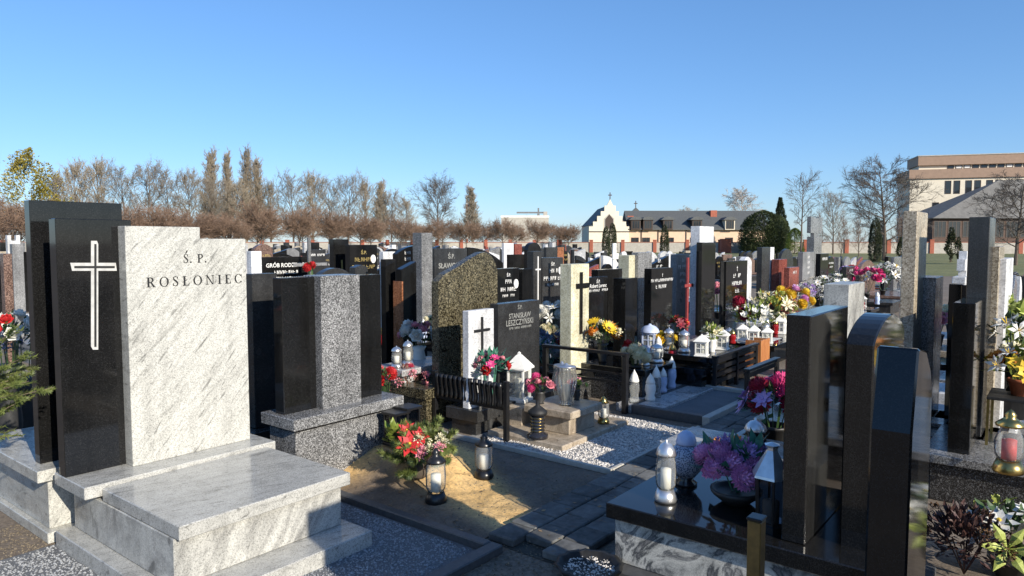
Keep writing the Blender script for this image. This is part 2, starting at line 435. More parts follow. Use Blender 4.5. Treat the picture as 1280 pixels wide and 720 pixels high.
    for q in parts: q.v = [((a - x / 2) * h, b, c * h) for a, b, c in q.v]; tot.v += q.v
    return tot

# ---- headstone outlines: polygon (x,z) for a width w standing from z0 to z1
def outline(shape, w, z0, z1):
    a, b = -w / 2, w / 2; h = z1 - z0
    if shape == 'arch':
        r = min(.16 * w + .03, .3 * h); n = 10
        return [(a, z0), (b, z0)] + [(b + (a - b) * i / n, z1 - r + r * math.sin(PI * (i / n)) ** .8) for i in range(n + 1)]
    if shape == 'round':
        n = 12; r = w / 2
        return [(a, z0), (b, z0)] + [(r * math.cos(PI * i / n), z1 - r * .7 + r * .7 * math.sin(PI * i / n)) for i in range(n + 1)]
    if shape == 'slant': return [(a, z0), (b, z0), (b, z1), (a, z1 - .18 * w - .04)]
    if shape == 'slantr': return [(a, z0), (b, z0), (b, z1 - .18 * w - .04), (a, z1)]
    if shape == 'swoop':
        n = 8; return [(a, z0), (b, z0)] + [(b + (a - b) * i / n, z1 - .3 * w * (i / n) ** 2) for i in range(n + 1)]
    if shape == 'swoopr':
        n = 8; return [(a, z0), (b, z0)] + [(b + (a - b) * i / n, z1 - .3 * w * (1 - i / n) ** 2) for i in range(n + 1)]
    if shape == 'peak': return [(a, z0), (b, z0), (b, z1 - .16 * w), (0, z1), (a, z1 - .16 * w)]
    if shape == 'step': return [(a, z0), (b, z0), (b, z1 - .2), (a + .42 * w, z1 - .2), (a + .42 * w, z1), (a, z1)]
    if shape == 'notch': return [(a, z0), (b, z0), (b, z1), (b - .3 * w, z1), (b - .3 * w, z1 - .1), (a + .3 * w, z1 - .1), (a + .3 * w, z1), (a, z1)]
    return [(a, z0), (b, z0), (b, z1), (a, z1)]
def cross_poly(w, h, t, arm):        # latin cross outline (x,z), foot at z=0
    z = h * arm
    return [(-t / 2, 0), (t / 2, 0), (t / 2, z - t / 2), (w / 2, z - t / 2), (w / 2, z + t / 2), (t / 2, z + t / 2), (t / 2, h), (-t / 2, h), (-t / 2, z + t / 2), (-w / 2, z + t / 2), (-w / 2, z - t / 2), (-t / 2, z - t / 2)]
sky_px = [400.0] * 1400              # per column: lowest y already filled by a stone
def occupy(x0, x1, y):
    for x in range(max(0, int(x0)), min(1399, int(x1))): sky_px[x] = min(sky_px[x], y)
ALL_STONES = []
def S(label, xl, xr, yt, v, mat, shape='flat', th=.1, z0=.3, name='gravestone', txt=None, tm='white_text', base='match', bench=True,
      face=1, cross=None, photo=False, bev=.004, group=None, pl=None, lift=0):
    """a gravestone whose visible face spans pixel columns xl..xr on the row plane v, top at pixel row yt"""
    xm = (xl + xr) / 2
    u0, _ = V(xl, yt, v); u1, _ = V(xr, yt, v); _, zt = V(xm, yt, v)
    w = u1 - u0; uc = (u0 + u1) / 2
    o = thing(name, label, 'gravestone', G(uc, v), group=group)
    bm_ = mat if base == 'match' else base
    MB().prism(outline(shape, w, z0, zt), 0, th, bev).build('headstone', mat, o)
    ov = .07
    B('plinth', bm_, o, -w / 2 - ov, w / 2 + ov, -.1, th + .06, .0, z0, b=bev)
    if bench:
        if face > 0:
            B('bench_block', bm_, o, -w / 2 - ov + .03, w / 2 + ov - .03, -.95, -.103, 0, z0 - .09)
            B('bench_slab', bm_, o, -w / 2 - ov, w / 2 + ov, -1.0, -.103, z0 - .087, z0 - .025, b=bev)
        else:
            B('bench_block', bm_, o, -w / 2 - ov + .03, w / 2 + ov - .03, th + .063, th + .95, 0, z0 - .09)
            B('bench_slab', bm_, o, -w / 2 - ov, w / 2 + ov, th + .063, th + 1.0, z0 - .087, z0 - .025, b=bev)
    if txt:
        z = zt - .05 * (zt - z0) - (0.1 if shape in ('arch', 'peak', 'round') else 0)
        for s_, k_ in txt:
            nn = int(s_[1:]) if s_[0] == '~' else len(s_); sz = k_ * w / max(3, .62 * nn); sz = min(sz, .085 if s_[0] == '~' else .16)
            z -= sz; text(s_, sz, tm, o, 0, -.003, z, bold=.02); z -= sz * .35
    if cross:
        cx, cz, cw, ch, ct, cm = cross
        MB().prism(cross_poly(cw, ch, ct, .7), -.012, -.001).build('cross', cm, o, loc=(cx, 0, z0 + cz))
    if photo:
        n = 12; MB().prism([(.045 * math.cos(2 * PI * i / n), .06 * math.sin(2 * PI * i / n)) for i in range(n)], -.012, -.001).build('portrait', 'white_text', o, loc=(w * .33, 0, zt - .2))
    xa, _ = pix(G(u0, v + th, zt)); occupy(min(xa, xl), xr, yt)
    ALL_STONES.append((uc, v, w, zt))
    return o, w, zt
# ------------------------------------------------------------------ ground
mb = MB(); mb.add([(-900, -300, 0), (900, -300, 0), (900, 1500, 0), (-900, 1500, 0)], [(0, 1, 2, 3)])
struct('ground', mb, 'soil')
def sheet(name, poly, z, mat, parent=None):
    m = MB(); m.add([(p.x, p.y, z) for p in poly], [tuple(range(len(poly)))]); return struct(name, m, mat, parent)
sheet('lawn', [Vector(p) for p in ((-75, 80, 0), (-10, 62, 0), (30, 62, 0), (20, 34, 0), (90, 30, 0), (150, 95, 0), (150, 140, 0), (-120, 150, 0))], .004, 'lawn')
sheet('far_field', [Vector(p) for p in ((-400, 150.5, 0), (400, 142, 0), (700, 900, 0), (-700, 900, 0))], .008, 'lawn')
# paved aisle between the two rows
uvsheet = lambda name, u0, u1, v0, v1, z, mat, parent=None: sheet(name, [G(u0, v0), G(u1, v0), G(u1, v1), G(u0, v1)], z, mat, parent)
path = uvsheet('path', 2.86, 40, 1.9, 2.44, .004, 'joint')
pm = [MB().box(-.096, .096, -.085, .085, 0, .042, b=.006).mesh('paver', 'paver') for _ in range(2)]
nr = 0
for j in range(3):
    for i in range(34):
        u = 2.97 + i * .2 + (.1 if j % 2 else 0)
        if u > 9.6: continue
        p = G(u, 1.99 + j * .18, .006 + uni(-.004, .005))
        link(pm[0], 'paver', path, p, (uni(-.012, .012), uni(-.012, .012), PHI + uni(-.02, .02)))
def sheet_far_path(v): return uvsheet('path', 1.0, 40, v, v + 1.1, .004, 'path_sand')
sheet_far_path(5.75); sheet_far_path(9.45)

def pebbles(name, n, fn, smin, smax, mat, kind='stuff', flat=.7, parent=None, label=None, cat=None):
    m = MB(); O = [(1, 0, 0), (-1, 0, 0), (0, 1, 0), (0, -1, 0), (0, 0, 1), (0, 0, -1)]
    Fc = [(0, 2, 4), (2, 1, 4), (1, 3, 4), (3, 0, 4), (2, 0, 5), (1, 2, 5), (3, 1, 5), (0, 3, 5)]
    for _ in range(n):
        q = fn()
        if q is None: continue
        s = uni(smin, smax); a = uni(0, PI); ca, sa = math.cos(a), math.sin(a); e = uni(.6, 1); t = uni(-.5, .5)
        vs = []
        for x, y, z in O:
            x, y, z = x * s, y * s * e, z * s * flat
            z += x * t; vs.append((q[0] + x * ca - y * sa, q[1] + x * sa + y * ca, q[2] + z + s * flat * .35))
        m.add(vs, Fc)
    o = m.build(name, mat, parent); o['kind'] = kind
    if label: o['label'] = label; o['category'] = cat
    return o
def in_uv(u0, u1, v0, v1, z): return lambda: G(uni(u0, u1), uni(v0, v1), z)

# ---- sandy fresh grave between the second and third monument of the row
mb = MB(); nu, nv = 64, 84; U0, U1, V0, V1 = 2.86, 4.2, 2.46, 4.3
def mound_h(u, v):
    e = math.exp(-((u - 3.52) / .34) ** 2 - ((v - 3.62) / .42) ** 2) * .21
    e += math.exp(-((u - 3.2) / .2) ** 2 - ((v - 4.0) / .25) ** 2) * .07
    n = math.sin(u * 23 + 1.3 * math.sin(v * 17)) * math.sin(v * 19 + u * 7) * .006 + math.sin(u * 61 + v * 13) * math.sin(v * 53 - u * 29) * .003
    edge = min(1, (u - U0) / .1, (U1 - u) / .1, (v - V0) / .1, (V1 - v) / .1)
    return .006 + max(0, edge) * (e + n + .012)
for j in range(nv + 1):
    for i in range(nu + 1):
        u, v = U0 + (U1 - U0) * i / nu, V0 + (V1 - V0) * j / nv
        p = G(u, v, mound_h(u, v) + uni(-.002, .002)); mb.v.append(tuple(p))
for j in range(nv):
    for i in range(nu):
        a = j * (nu + 1) + i; mb.f.append([a, a + 1, a + nu + 2, a + nu + 1]); mb.mi.append(0)
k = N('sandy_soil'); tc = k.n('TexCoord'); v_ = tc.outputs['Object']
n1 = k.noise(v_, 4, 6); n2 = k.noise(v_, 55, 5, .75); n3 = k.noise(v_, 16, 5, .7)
at_ = k.n('Attribute', attribute_name='fresh_sunlit')
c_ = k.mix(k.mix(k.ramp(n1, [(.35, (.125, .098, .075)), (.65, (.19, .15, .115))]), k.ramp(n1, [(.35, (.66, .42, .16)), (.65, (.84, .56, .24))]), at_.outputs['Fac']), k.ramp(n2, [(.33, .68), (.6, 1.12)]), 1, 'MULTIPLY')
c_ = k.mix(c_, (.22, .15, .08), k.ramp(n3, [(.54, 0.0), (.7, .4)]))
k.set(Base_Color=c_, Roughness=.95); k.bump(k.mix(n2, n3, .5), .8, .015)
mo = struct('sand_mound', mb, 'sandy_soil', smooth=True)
fa = mo.data.attributes.new('fresh_sunlit', 'FLOAT', 'POINT'); i_ = 0
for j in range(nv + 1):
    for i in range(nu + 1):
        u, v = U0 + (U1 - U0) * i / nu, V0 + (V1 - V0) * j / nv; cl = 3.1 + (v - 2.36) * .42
        f = max(math.exp(-((u - cl) / (.16 + .2 * (v - 2.4))) ** 4), math.exp(-((u - 3.25) / .4) ** 4 - ((v - 4.0) / .32) ** 4))  # loose sand, its bright colour painted along the sunlit strip, dark soil in shade
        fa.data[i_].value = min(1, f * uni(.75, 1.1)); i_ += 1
def on_mound():
    u, v = uni(U0, U1), uni(V0, V1); return G(u, v, mound_h(u, v) - .002)
pebbles('sand_clods', 1500, on_mound, .003, .008, 'soil_crumb')
pebbles('soil_crumbs', 2500, lambda: G(uni(1.5, 4.2), uni(1.95, 2.6), .004), .002, .007, 'soil_crumb')

def litter(n, fn, mat, s0, s1):
    m = MB()
    for _ in range(n):
        q = fn(); a = uni(0, 6.3); l_ = uni(s0, s1); d = Vector((math.cos(a), math.sin(a), uni(-.1, .3))); n_ = Vector((uni(-.4, .4), uni(-.4, .4), 1)); sd = d.cross(n_).normalized() * l_ * .3
        m.add([q, q + d * l_ * .5 + sd, q + d * l_, q + d * l_ * .5 - sd], [(0, 1, 2, 3)])
    o = m.build('fallen_leaves', mat); o['kind'] = 'stuff'; return o
def on_soil():
    while True:
        u, v = uni(1.0, 5.5), uni(1.9, 4.2)
        if U0 < u < U1 and V0 < v < V1: return G(u, v, mound_h(u, v) + .004)
        if v < 2.44 and u > 2.86: return G(u, v, .052)
        if v < 2.3: return G(u, v, .006)
litter(170, on_soil, 'fallen_leaf', .012, .035)
def straw():
    q = on_soil(); return q
m = MB()
for _ in range(260):
    q = on_soil(); a = uni(0, 6.3); l_ = uni(.02, .07); d = Vector((math.cos(a), math.sin(a), uni(-.05, .1))) * l_; m.tube([q, q + d * .5 + Vector((0, 0, .003)), q + d], .0011, 3)
o = m.build('dry_stalks', 'fallen_leaf'); o['kind'] = 'stuff'

# ------------------------------------------------------------------ monument with the white veined stone
def UV(name, label, uc, vc, cat='gravestone', group=None): return thing(name, label, cat, G(uc, vc), group=group)
def at(o, uc, vc): o.location = (-uc, -vc, 0); return o
uc, vc = 1.93, 3.6
g = UV('gravestone', 'white veined granite gravestone with black cross slab and wide bench, nearest on the left', uc, vc)
def BX(name, mat, *a, b=.004): return at(MB().box(*a, b=b).build(name, mat, g), uc, vc)
VW, VB = 3.97, 4.055
u0, _ = V(166.5, 585, VW); u1, _ = V(313, 551, VW); us, _ = V(250, 290, VW)
_, zt = V(166, 282.5, VW); _, zs = V(280, 298.5, VW)
at(MB().prism([(u0, .4), (u1, .4), (u1, zs), (us, zs), (us, zt), (u0, zt)], VW, VW + .12, .003).build('headstone', 'white_vein_granite', g), uc, vc)
b0, _ = V(75, 430, VB); _, zb = V(75, 273, VB)
at(MB().prism([(b0, .4), (u0 + .07, .4), (u0 + .07, zb), (b0, zb)], VB, VB + .085, .003).build('cross_slab', 'black_granite', g), uc, vc)
BX('ledge', 'vein_top_granite', 1.395, 2.475, 3.81, 4.2, .336, .4)
BX('bench_slab', 'vein_top_granite', 1.475, 2.415, 3.02, 3.807, .312, .378)
BX('bench_block', 'vein_block_granite', 1.47, 2.385, 3.065, 4.16, .09, .311)
BX('footing', 'vein_top_granite', 1.385, 2.435, 2.87, 4.19, .0, .089)
# engraved cross: pale outline with a dark core, ends cut at a slant
def uz(x, y): return V(x, y, VB)
def cpoly(x0, x1, y0, y1, xa, xb, ya, yb, cut):
    pts = [(x0, y0), (x1 - cut * .4, y0), (x1, y0 + cut), (x1, ya), (xb, ya), (xb + (cut * .3), yb), (x1, yb), (x1, y1), (x0 + cut * .6, y1), (x0, y1 - cut), (x0, yb), (xa + cut * .6, yb), (xa, ya), (x0, ya)]
    return [uz(*p) for p in pts][::-1]
at(MB().prism(cpoly(113.5, 122.5, 301, 437, 87.5, 144.5, 328.5, 338.5, 4), VB - .003, VB - .0005).build('cross_outline', 'cross_line', g), uc, vc)
at(MB().prism(cpoly(117.5, 120.2, 305, 433.5, 92.5, 143, 332.4, 335.2, 0), VB - .005, VB - .0032).build('cross_core', 'dark_text', g), uc, vc)
hz = lambda y: V(240, y, VW)[1]
um = lambda x, y: V(x, y, VW)[0]
hh = hz(347) - hz(358.5)
def letters(mb_, ux, zz):
    for pc in mb_.letters: at(pc.build('letter', 'dark_text', g), uc - ux, vc - VW + .002).location.z = zz
mb = serif('ROSŁONIEC', hh * 1.02, .36); wd = max(p[0] for p in mb.v) - min(p[0] for p in mb.v); want = um(302, 350) - um(183, 350)
mb.scale(want / wd)
letters(mb, (um(302, 350) + um(183, 350)) / 2, hz(356.5))
mb = serif('Ś. P.', hh * .95, .14)
letters(mb, (um(234, 325) + um(254, 325)) / 2, hz(328.5))
occupy(66, 166, 272); occupy(160, 250, 283); occupy(250, 313, 298)

# gravel bed in front of it with dark kerbs
gb = uvsheet('gravel_bed', .9, 2.74, 2.3, 4.22, .006, 'gravel_bed_grey')
pebbles('gravel', 5200, in_uv(1.2, 2.72, 2.42, 3.1, .006), .004, .009, 'gravel_grey')
pebbles('gravel', 1500, in_uv(2.44, 2.72, 2.9, 4.0, .006), .004, .009, 'gravel_grey')
pebbles('gravel', 3600, in_uv(.92, 1.38, 2.6, 4.2, .006), .004, .009, 'gravel_grey')
pebbles('soil_crumbs', 900, in_uv(.8, 1.4, 4.22, 4.7, .0), .002, .008, 'soil_crumb')
o = thing('grave_kerb', 'dark granite kerb edging the grey gravel bed before the white veined monument', 'kerb', G(2.75, 3.2))
for nm, a in (('side', (-.01, .05, -.85, 1.0, 0, .05)), ('front', (-1.7, .05, -.93, -.853, 0, .048))): B(nm + '_strip', 'kerb_dark', o, *a, b=.006)

# ------------------------------------------------------------------ black slab seen from behind, on a pale base at the left edge
VA = 4.42
a0, za = V(36, 250, VA); a1, za2 = V(152, 254.5, VA)
uc, vc = (a0 + a1) / 2, VA
g = UV('gravestone', 'tall plain black slab on a pale granite base behind the cross slab, left edge', uc, vc)
MB().prism([(a0 - uc, .4), (a1 - uc, .4), (a1 - uc, za2), (a0 - uc, za)], 0, .075, .003).build('headstone', 'black_granite', g)
B('base_slab', 'white_vein_granite', g, a0 - uc - .06, a1 - uc + .08, -.14, .95, .335, .4, b=.004)
B('base_block', 'white_vein_granite', g, a0 - uc + .0, a1 - uc + .02, -.1, .9, .06, .334, b=.003)
B('footing', 'white_vein_granite', g, a0 - uc - .03, a1 - uc + .06, -.16, .97, 0, .06, b=.004)
occupy(28, 152, 248)

# ------------------------------------------------------------------ black-grey-black monument
VF = 3.98; Z0 = .5
x = lambda px, y=430: V(px, y, VF)[0]
l0, l1, r0, r1 = x(353.5), V(404, 430, VF - .07)[0], V(451, 430, VF - .07)[0], x(477)
_, zt = V(380, 346.5, VF)
uc, vc = (l0 + r1) / 2, VF
g = UV('gravestone', 'gravestone of two black panels flanking a salt-and-pepper granite column beside the bench', uc, vc)
BX('side_panel', 'black_granite', l0, l1 + .02, VF, VF + .1, Z0, zt)
BX('side_panel', 'black_granite', r0 - .02, r1, VF, VF + .1, Z0, zt - .004)
BX('column', 'grey_granite', l1 - .01, r0, VF - .07, VF + .13, Z0 - .06, zt + .006)
BX('base_slab', 'grey_granite', l0 - .045, r1 + .06, VF - .17, VF + .2, Z0 - .075, Z0)
BX('base_block', 'grey_granite', l0 - .0, r1 + .02, VF - .12, VF + .17, .0, Z0 - .1)
BX('shadow_joint', 'black_granite', l0 + .01, r1 + .01, VF - .11, VF + .16, Z0 - .0995, Z0 - .076)
occupy(347, 480, 345)
# polished grey companion slab further back (seen over the bench between the two)
S('dark grey matt slab between the white veined stone and the black panels', 315, 345.5, 342, 4.5, 'charcoal_granite', th=.09, face=-1)

# ------------------------------------------------------------------ olive speckled slab with a curved peak
VO = 4.42
pts = [(548, 352), (556, 343), (575, 332), (590, 322), (602, 315.5), (608, 315), (614, 319), (619, 327), (622, 338)]
poly = [V(a, b, VO) for a, b in pts]
ul, ur = poly[0][0], poly[-1][0]; uc, vc = (ul + ur) / 2, VO
poly = [(ul, .35), (ur, .35)] + poly[::-1]
g = UV('gravestone', 'olive speckled granite slab with a lopsided curved peak', uc, vc)
at(MB().prism(poly, VO, VO + .09, .004).build('headstone', 'olive_granite', g), uc, vc)
BX('base_slab', 'olive_granite', ul - .25, ur + .05, VO - .08, VO + .9, .26, .349)
BX('base_block', 'olive_granite', ul - .2, ur, VO - .04, VO + .85, 0, .259)
for a, b in pts: occupy(a - 7, a + 9, b)

# ------------------------------------------------------------------ charcoal stone with pale cross pillar
VL = 4.02
n0, n1_ = V(623, 430, VL)[0], V(674.5, 430, VL)[0]; zl = V(650, 377.5, VL)[1]
p0, p1 = V(586, 440, VL - .09)[0], V(617.5, 440, VL - .09)[0]; zp = V(600, 387.5, VL - .09)[1]
uc, vc = n0, VL
g = UV('gravestone', 'charcoal gravestone with a short white pillar bearing a black cross, behind the black wavy rail', uc, vc)
BX('headstone', 'charcoal_granite', n0, n1_, VL, VL + .1, .22, zl)
BX('cross_pillar', 'white_stone', p0, p1, VL - .09, VL - .02, .22, zp)
c0 = V(602.5, 465, VL - .09); c1 = V(602.5, 396, VL - .09)
MB().prism(cross_poly(.2, c1[1] - c0[1], .022, .76), -.012, -.001).build('cross', 'dark_text', g, loc=((p0 + p1) / 2 - uc, -.09, c0[1]))
BX('base_slab', 'charcoal_granite', p0 - .02, n1_ + .12, VL - .2, VL + .16, .12, .219)
BX('base_block', 'charcoal_granite', p0 + .01, n1_ + .08, VL - .16, VL + .12, 0, .119)
mid = (n0 + n1_) / 2 - uc
for s_, yy, sz in (('Ś.P.', 386, .05), ('STANISŁAW', 397, .068), ('LESZCZYŃSKI', 405.5, .075), ('~18', 410.5, .032)):
    text(s_, sz, 'dull_text', g, mid, -.003, V(650, yy, VL)[1], .01, .9 if sz > .04 else 1.0)
occupy(582, 675, 377)
# its plot: tan slab, small granite stand, white gravel, kerb line
bed = uvsheet('gravel_bed', 4.27, 5.74, 2.47, 3.9, .006, 'gravel_bed_white')
pebbles('white_gravel', 5600, in_uv(4.3, 5.72, 2.5, 3.72, .006), .006, .013, 'gravel_white')
o = thing('grave_kerb', 'thin pale kerb edging the white gravel plot', 'kerb', G(4.25, 3.2))
B('side_strip', 'kerb_light', o, -.015, .015, -.73, .9, 0, .04, b=.004); B('front_strip', 'kerb_light', o, .016, 1.5, -.735, -.705, 0, .038, b=.004)
# tan slab and granite stand
q = PU(745, 510, .1); s0 = PU(705, 557, .05)
o = UV('paving_slab', 'tan flat stone slab lying in the white gravel under the granite stand', s0[0] + .4, s0[1] + .3, 'slab')
B('slab', 'tan_vein_granite', o, -.42, .62, -.3, .46, .0, .05, b=.006)
def cu(px, py, z): a = PU(px, py, z); return a
st = cu(712, 545, .05)
o = UV('flower_stand', 'small veined granite stand carrying the tall crystal lantern', st[0] + .2, st[1] + .2, 'stand')
B('block', 'tan_vein_granite', o, -.19, .2, -.19, .2, .0505, .19, b=.005)
B('top_slab', 'tan_vein_granite', o, -.24, .25, -.24, .24, .191, .255, b=.008)
STAND = (st[0] + .2, st[1] + .2)

# ------------------------------------------------------------------ black wavy rail beside the sand grave
e0 = PU(633, 553, 0); e1 = (e0[0], e0[1] + .8)
o = thing('grave_rail', 'black grave rail of wavy upright slats beside the sandy grave', 'rail', G(e0[0], e0[1]))
B('post', 'black_metal', o, -.02, .02, -.02, .02, 0, .5, b=.003); B('post', 'black_metal', o, -.02, .02, .78, .82, 0, .5, b=.003)
B('bottom_bar', 'black_metal', o, -.012, .012, .021, .779, .26, .285); B('top_bar', 'black_metal', o, -.008, .008, .021, .779, .43, .45)
slm = MB(); pts = []
for i in range(7): z = .287 + i * .033; pts.append((-.006 + .008 * math.sin(i * .9), 0, z))

slm.tube(pts, .02, 6); slme = slm.mesh('slat', 'black_metal', True)
for i in range(14): link(slme, 'slat', o, (-.01, .05 + i * .054, 0))

# ------------------------------------------------------------------ cream pillar with long black cross and black slab
VY = 4.0
y0, y1 = V(714, 400, VY)[0], V(736, 400, VY)[0]; zy = V(725, 330, VY)[1]; zy0 = .4
k0, k1 = V(737, 370, VY + .12)[0], V(762, 370, VY + .12)[0]; zk = V(750, 346, VY + .12)[1]
uc, vc = y0, VY
g = UV('gravestone', 'cream pillar with a long black cross joined to a black slab', uc, vc)
BX('pillar', 'cream_stone', y0, y1, VY, VY + .14, .3, zy)
BX('headstone', 'black_granite', y1 - .05, k1, VY + .145, VY + .24, .3, zk)
cz = V(727, 417, VY)[1]; ch = V(727, 340, VY)[1] - cz
t_ = .042; cw_ = .2
MB().prism([(0, 0), (t_, 0), (t_, ch * .74), (.16, ch * .74), (.16, ch * .82), (t_, ch * .82), (t_, ch), (0, ch), (0, ch * .82), (-.07, ch * .82), (-.07, ch * .74), (0, ch * .74)], -.018, -.001, .002).build('cross', 'black_granite', g, loc=(V(724, 400, VY)[0] - uc, 0, cz))
BX('base_slab', 'black_granite', y0 - .1, k1 + .05, VY - .14, VY + .3, .2, .299)
BX('base_block', 'dark_speckled_granite', y0 - .06, k1 + .02, VY - .1, VY + .26, 0, .199)
for s_, yy, sz in (('Ś.P.', 353.5, .05), ('Robert Lorenc', 359, .06), ('~17', 364, .04)):
    text(s_, sz, 'white_text', g, (k0 + k1) / 2 - uc, .142, V(750, yy, VY + .145)[1], .01, shear=.2)
occupy(709, 762, 331); occupy(737, 762, 345)
# black speckled blocks in front (flower bench)
o = UV('flower_bench', 'dark speckled granite flower bench under the sunflower bouquet', *[sum(q) for q in zip(PU(800, 505, 0), (.25, .25))], 'bench')
B('block', 'dark_speckled_granite', o, -.3, .3, -.3, .35, 0, .3, b=.004); B('top_slab', 'black_granite', o, -.34, .34, -.35, .4, .301, .36, b=.004)
FB = o
# dark low bed of that plot
q0 = PU(826, 508, 0)
o = thing('planting_bed', 'low dark stone grave frame filled with dark earth near the white candles', 'grave frame', G(6.6, 2.9))
B('bed', 'gravel_bed_grey', o, -.62, .62, -.38, .3, 0, .05); B('front_strip', 'kerb_light', o, -.7, .7, -.45, -.381, 0, .085, b=.005)
B('side_strip', 'kerb_light', o, .621, .69, -.38, .33, 0, .085, b=.005); B('side_strip', 'kerb_dark', o, -.69, -.621, -.38, .33, 0, .085, b=.005)
B('back_strip', 'kerb_dark', o, -.62, .62, .301, .36, 0, .085, b=.005)
# black railing running along L
a_ = PU(781, 517, 0); 
o = thing('grave_rail', 'plain black two-bar rail with square posts behind the crystal lanterns', 'rail', G(a_[0], a_[1]))
B('post', 'black_metal', o, -.025, .025, -.025, .025, 0, .55, b=.003); B('post', 'black_metal', o, -.025, .025, .9, .95, 0, .55, b=.003)
for z in (.28, .36): B('bar', 'black_metal', o, -.01, .01, .026, .899, z, z + .02)
B('top_rail', 'black_metal', o, -.03, .03, -.03, .95, .551, .58, b=.003)

# ------------------------------------------------------------------ black box tomb with white house lanterns
c_ = PU(889, 490, 0); BT = c_
zt_ = V(889, 447, c_[1])[1]
o = thing('box_tomb', 'low black box tomb carrying white house lanterns', 'tomb', G(*c_)); BTO = o
B('side_block', 'black_granite', o, 0, 1.0, 0, .9, 0, zt_ - .06, b=.003); B('top_slab', 'black_granite', o, -.05, 1.05, -.06, .95, zt_ - .059, zt_, b=.004)
BTZ = zt_
def slat_fence(label, px, py, w, h, n, rows, name='slatted_fence'):
    c = PU(px, py, 0)
    o = thing(name, label, 'fence', G(*c))
    for i in range(n + 1):
        x = w * i / n; B('post', 'black_metal', o, x - .022, x + .022, -.02, .02, 0, h, b=.003)
    me = MB().box(.024, w / n - .024, -.01, .01, 0, .045).mesh('slat', 'black_metal')
    for i in range(n):
        for r_ in range(rows): link(me, 'slat', o, (w * i / n, 0, .1 + r_ * (h - .16) / (rows - 1)))
    B('cap_rail', 'black_metal', o, -.03, w + .03, -.03, .03, h + .001, h + .03, b=.003)
    return o
slat_fence('black slatted fence of two bays in front of the box tomb', 893, 492, 1.25, .38, 2, 4)
slat_fence('single-bay black slatted fence beside the aisle', 933, 517, .85, .4, 1, 3)
c_ = PU(951, 466, 0)
o = thing('wooden_planter', 'orange wooden planter box at the end of the slatted fence', 'planter', G(*c_))
for i in range(4): B('board', 'orange_wood', o, i * .08, i * .08 + .075, 0, .025, .06, .4 + .004 * (i % 2), b=.004)
B('side_board', 'orange_wood', o, 0, .025, .026, .2, .06, .395); B('side_board', 'orange_wood', o, .29, .315, .026, .2, .06, .395)
B('base', 'black_matte', o, .026, .289, .026, .2, 0, .36)

# ------------------------------------------------------------------ right row: veined tomb with black slab (its stone is seen from behind)
c0 = PU(757, 628, .34); ZB = .34
u0_, v1_ = c0[0], c0[1]
uc, vc = u0_ + .4, v1_ - .5
g = UV('gravestone', 'black topped tomb on swirling grey-white granite, stone seen from behind', uc, vc)
BX('top_slab', 'black_granite', u0_, u0_ + .92, v1_ - 1.2, v1_, ZB - .075, ZB, b=.005)
BX('block', 'swirl_granite', u0_ + .04, u0_ + .88, v1_ - 1.16, v1_ - .03, .04, ZB - .076)
BX('footing', 'kerb_dark', u0_ - .05, u0_ + .95, v1_ - 1.3, v1_ + .03, 0, .039)
bs = PU(1011, 677, ZB); VBK = bs[1]; ztb = V(1011, 396, VBK)[1]
hu = V(1011, 500, VBK)[0]
BX('headstone', 'black_granite', hu, hu + .62, VBK, VBK + .1, ZB + .0005, ztb, b=.005)
TB = (u0_, v1_)

# two black backs in front of it
def dark_back(label, px, yt, v, th, poly, mat='black_granite', z0=.28):
    u, z = V(px, yt, v); o = UV('gravestone', label, u, v)
    MB().prism([(a, b * (z - z0) + z0 if b > 0 else z0) for a, b in poly], 0, th, .006).build('headstone', mat, o)
    w_ = max(p[0] for p in poly)
    B('plinth', mat, o, -.05, w_ + .05, -.06, th + .1, .0, z0, b=.005)
    
    return o
arch = [(0, 0), (.62, 0), (.62, .93)] + [(.62 - .62 * i / 12, .93 + .085 * math.sin(PI * (.12 + .88 * i / 12) * .62 + .55) ) for i in range(1, 12)] + [(0, .93)]
arch = [(0, 0), (.66, 0)] + [(.66 - .66 * i / 14, 1.0 + .1 * math.sin(PI * i / 14) ** .75) for i in range(15)]
a2 = dark_back('black gravestone with arched top and a small gilded cross, seen from behind', 1093, 431, .62, .11, arch, z0=.2)
MB().prism(cross_poly(.06, .1, .01, .68), -.008, -.001).build('gilded_cross', 'gold_text', a2, loc=(.15, 0, 1.06))
dark_back('nearest black gravestone with a kinked leaning edge, seen from behind', 1143, 441, .335, .11,
          [(0, 0), (.36, 0), (.36, .86), (.31, .92), (.22, .98), (.1, 1.0), (.08, 1.0), (.015, .79)], z0=.2)
# bronze post
c_ = PU(945, 720, .64)
p_ = D(946, 645, 2.25)
o = thing('marker_post', 'square bronze coloured post beside the black topped tomb', 'post', (p_.x, p_.y, 0))
B('shaft', 'bronze_post', o, -.025, .025, -.022, .022, 0, p_.z - .012, b=.003); B('cap', 'black_metal', o, -.028, .028, -.025, .025, p_.z - .011, p_.z, b=.003)
# pale veined slab further along that row
S('narrow pale veined slab standing just behind the arched black stone', 1062, 1081, 354, 1.0, 'vein_block_granite', th=.14, face=-1, bev=.004)
S('tall brown-grey granite column with a rust patch right of the arched stone', 1147, 1160, 265, .86, 'beige_stone', th=.09, face=-1, z0=.25)
# granite tomb and stone at the right edge
vr = .455; u_, z_ = V(1211, 590, vr); zt_ = V(1211, 385, vr)[1]
uc, vc = u_, vr
g = UV('gravestone', 'dark speckled granite tomb with a narrow stone holding the golden lantern, right edge', uc, vc); RG = (u_, vr)
BX('headstone', 'black_granite', u_, u_ + .5, vr, vr + .12, .3, zt_)
BX('bench_slab', 'grey_granite', u_ - .12, u_ + .8, vr - 1.1, vr + .25, .245, .299)
BX('bench_block', 'dark_speckled_granite', u_ - .08, u_ + .76, vr - 1.05, vr + .2, 0, .244)
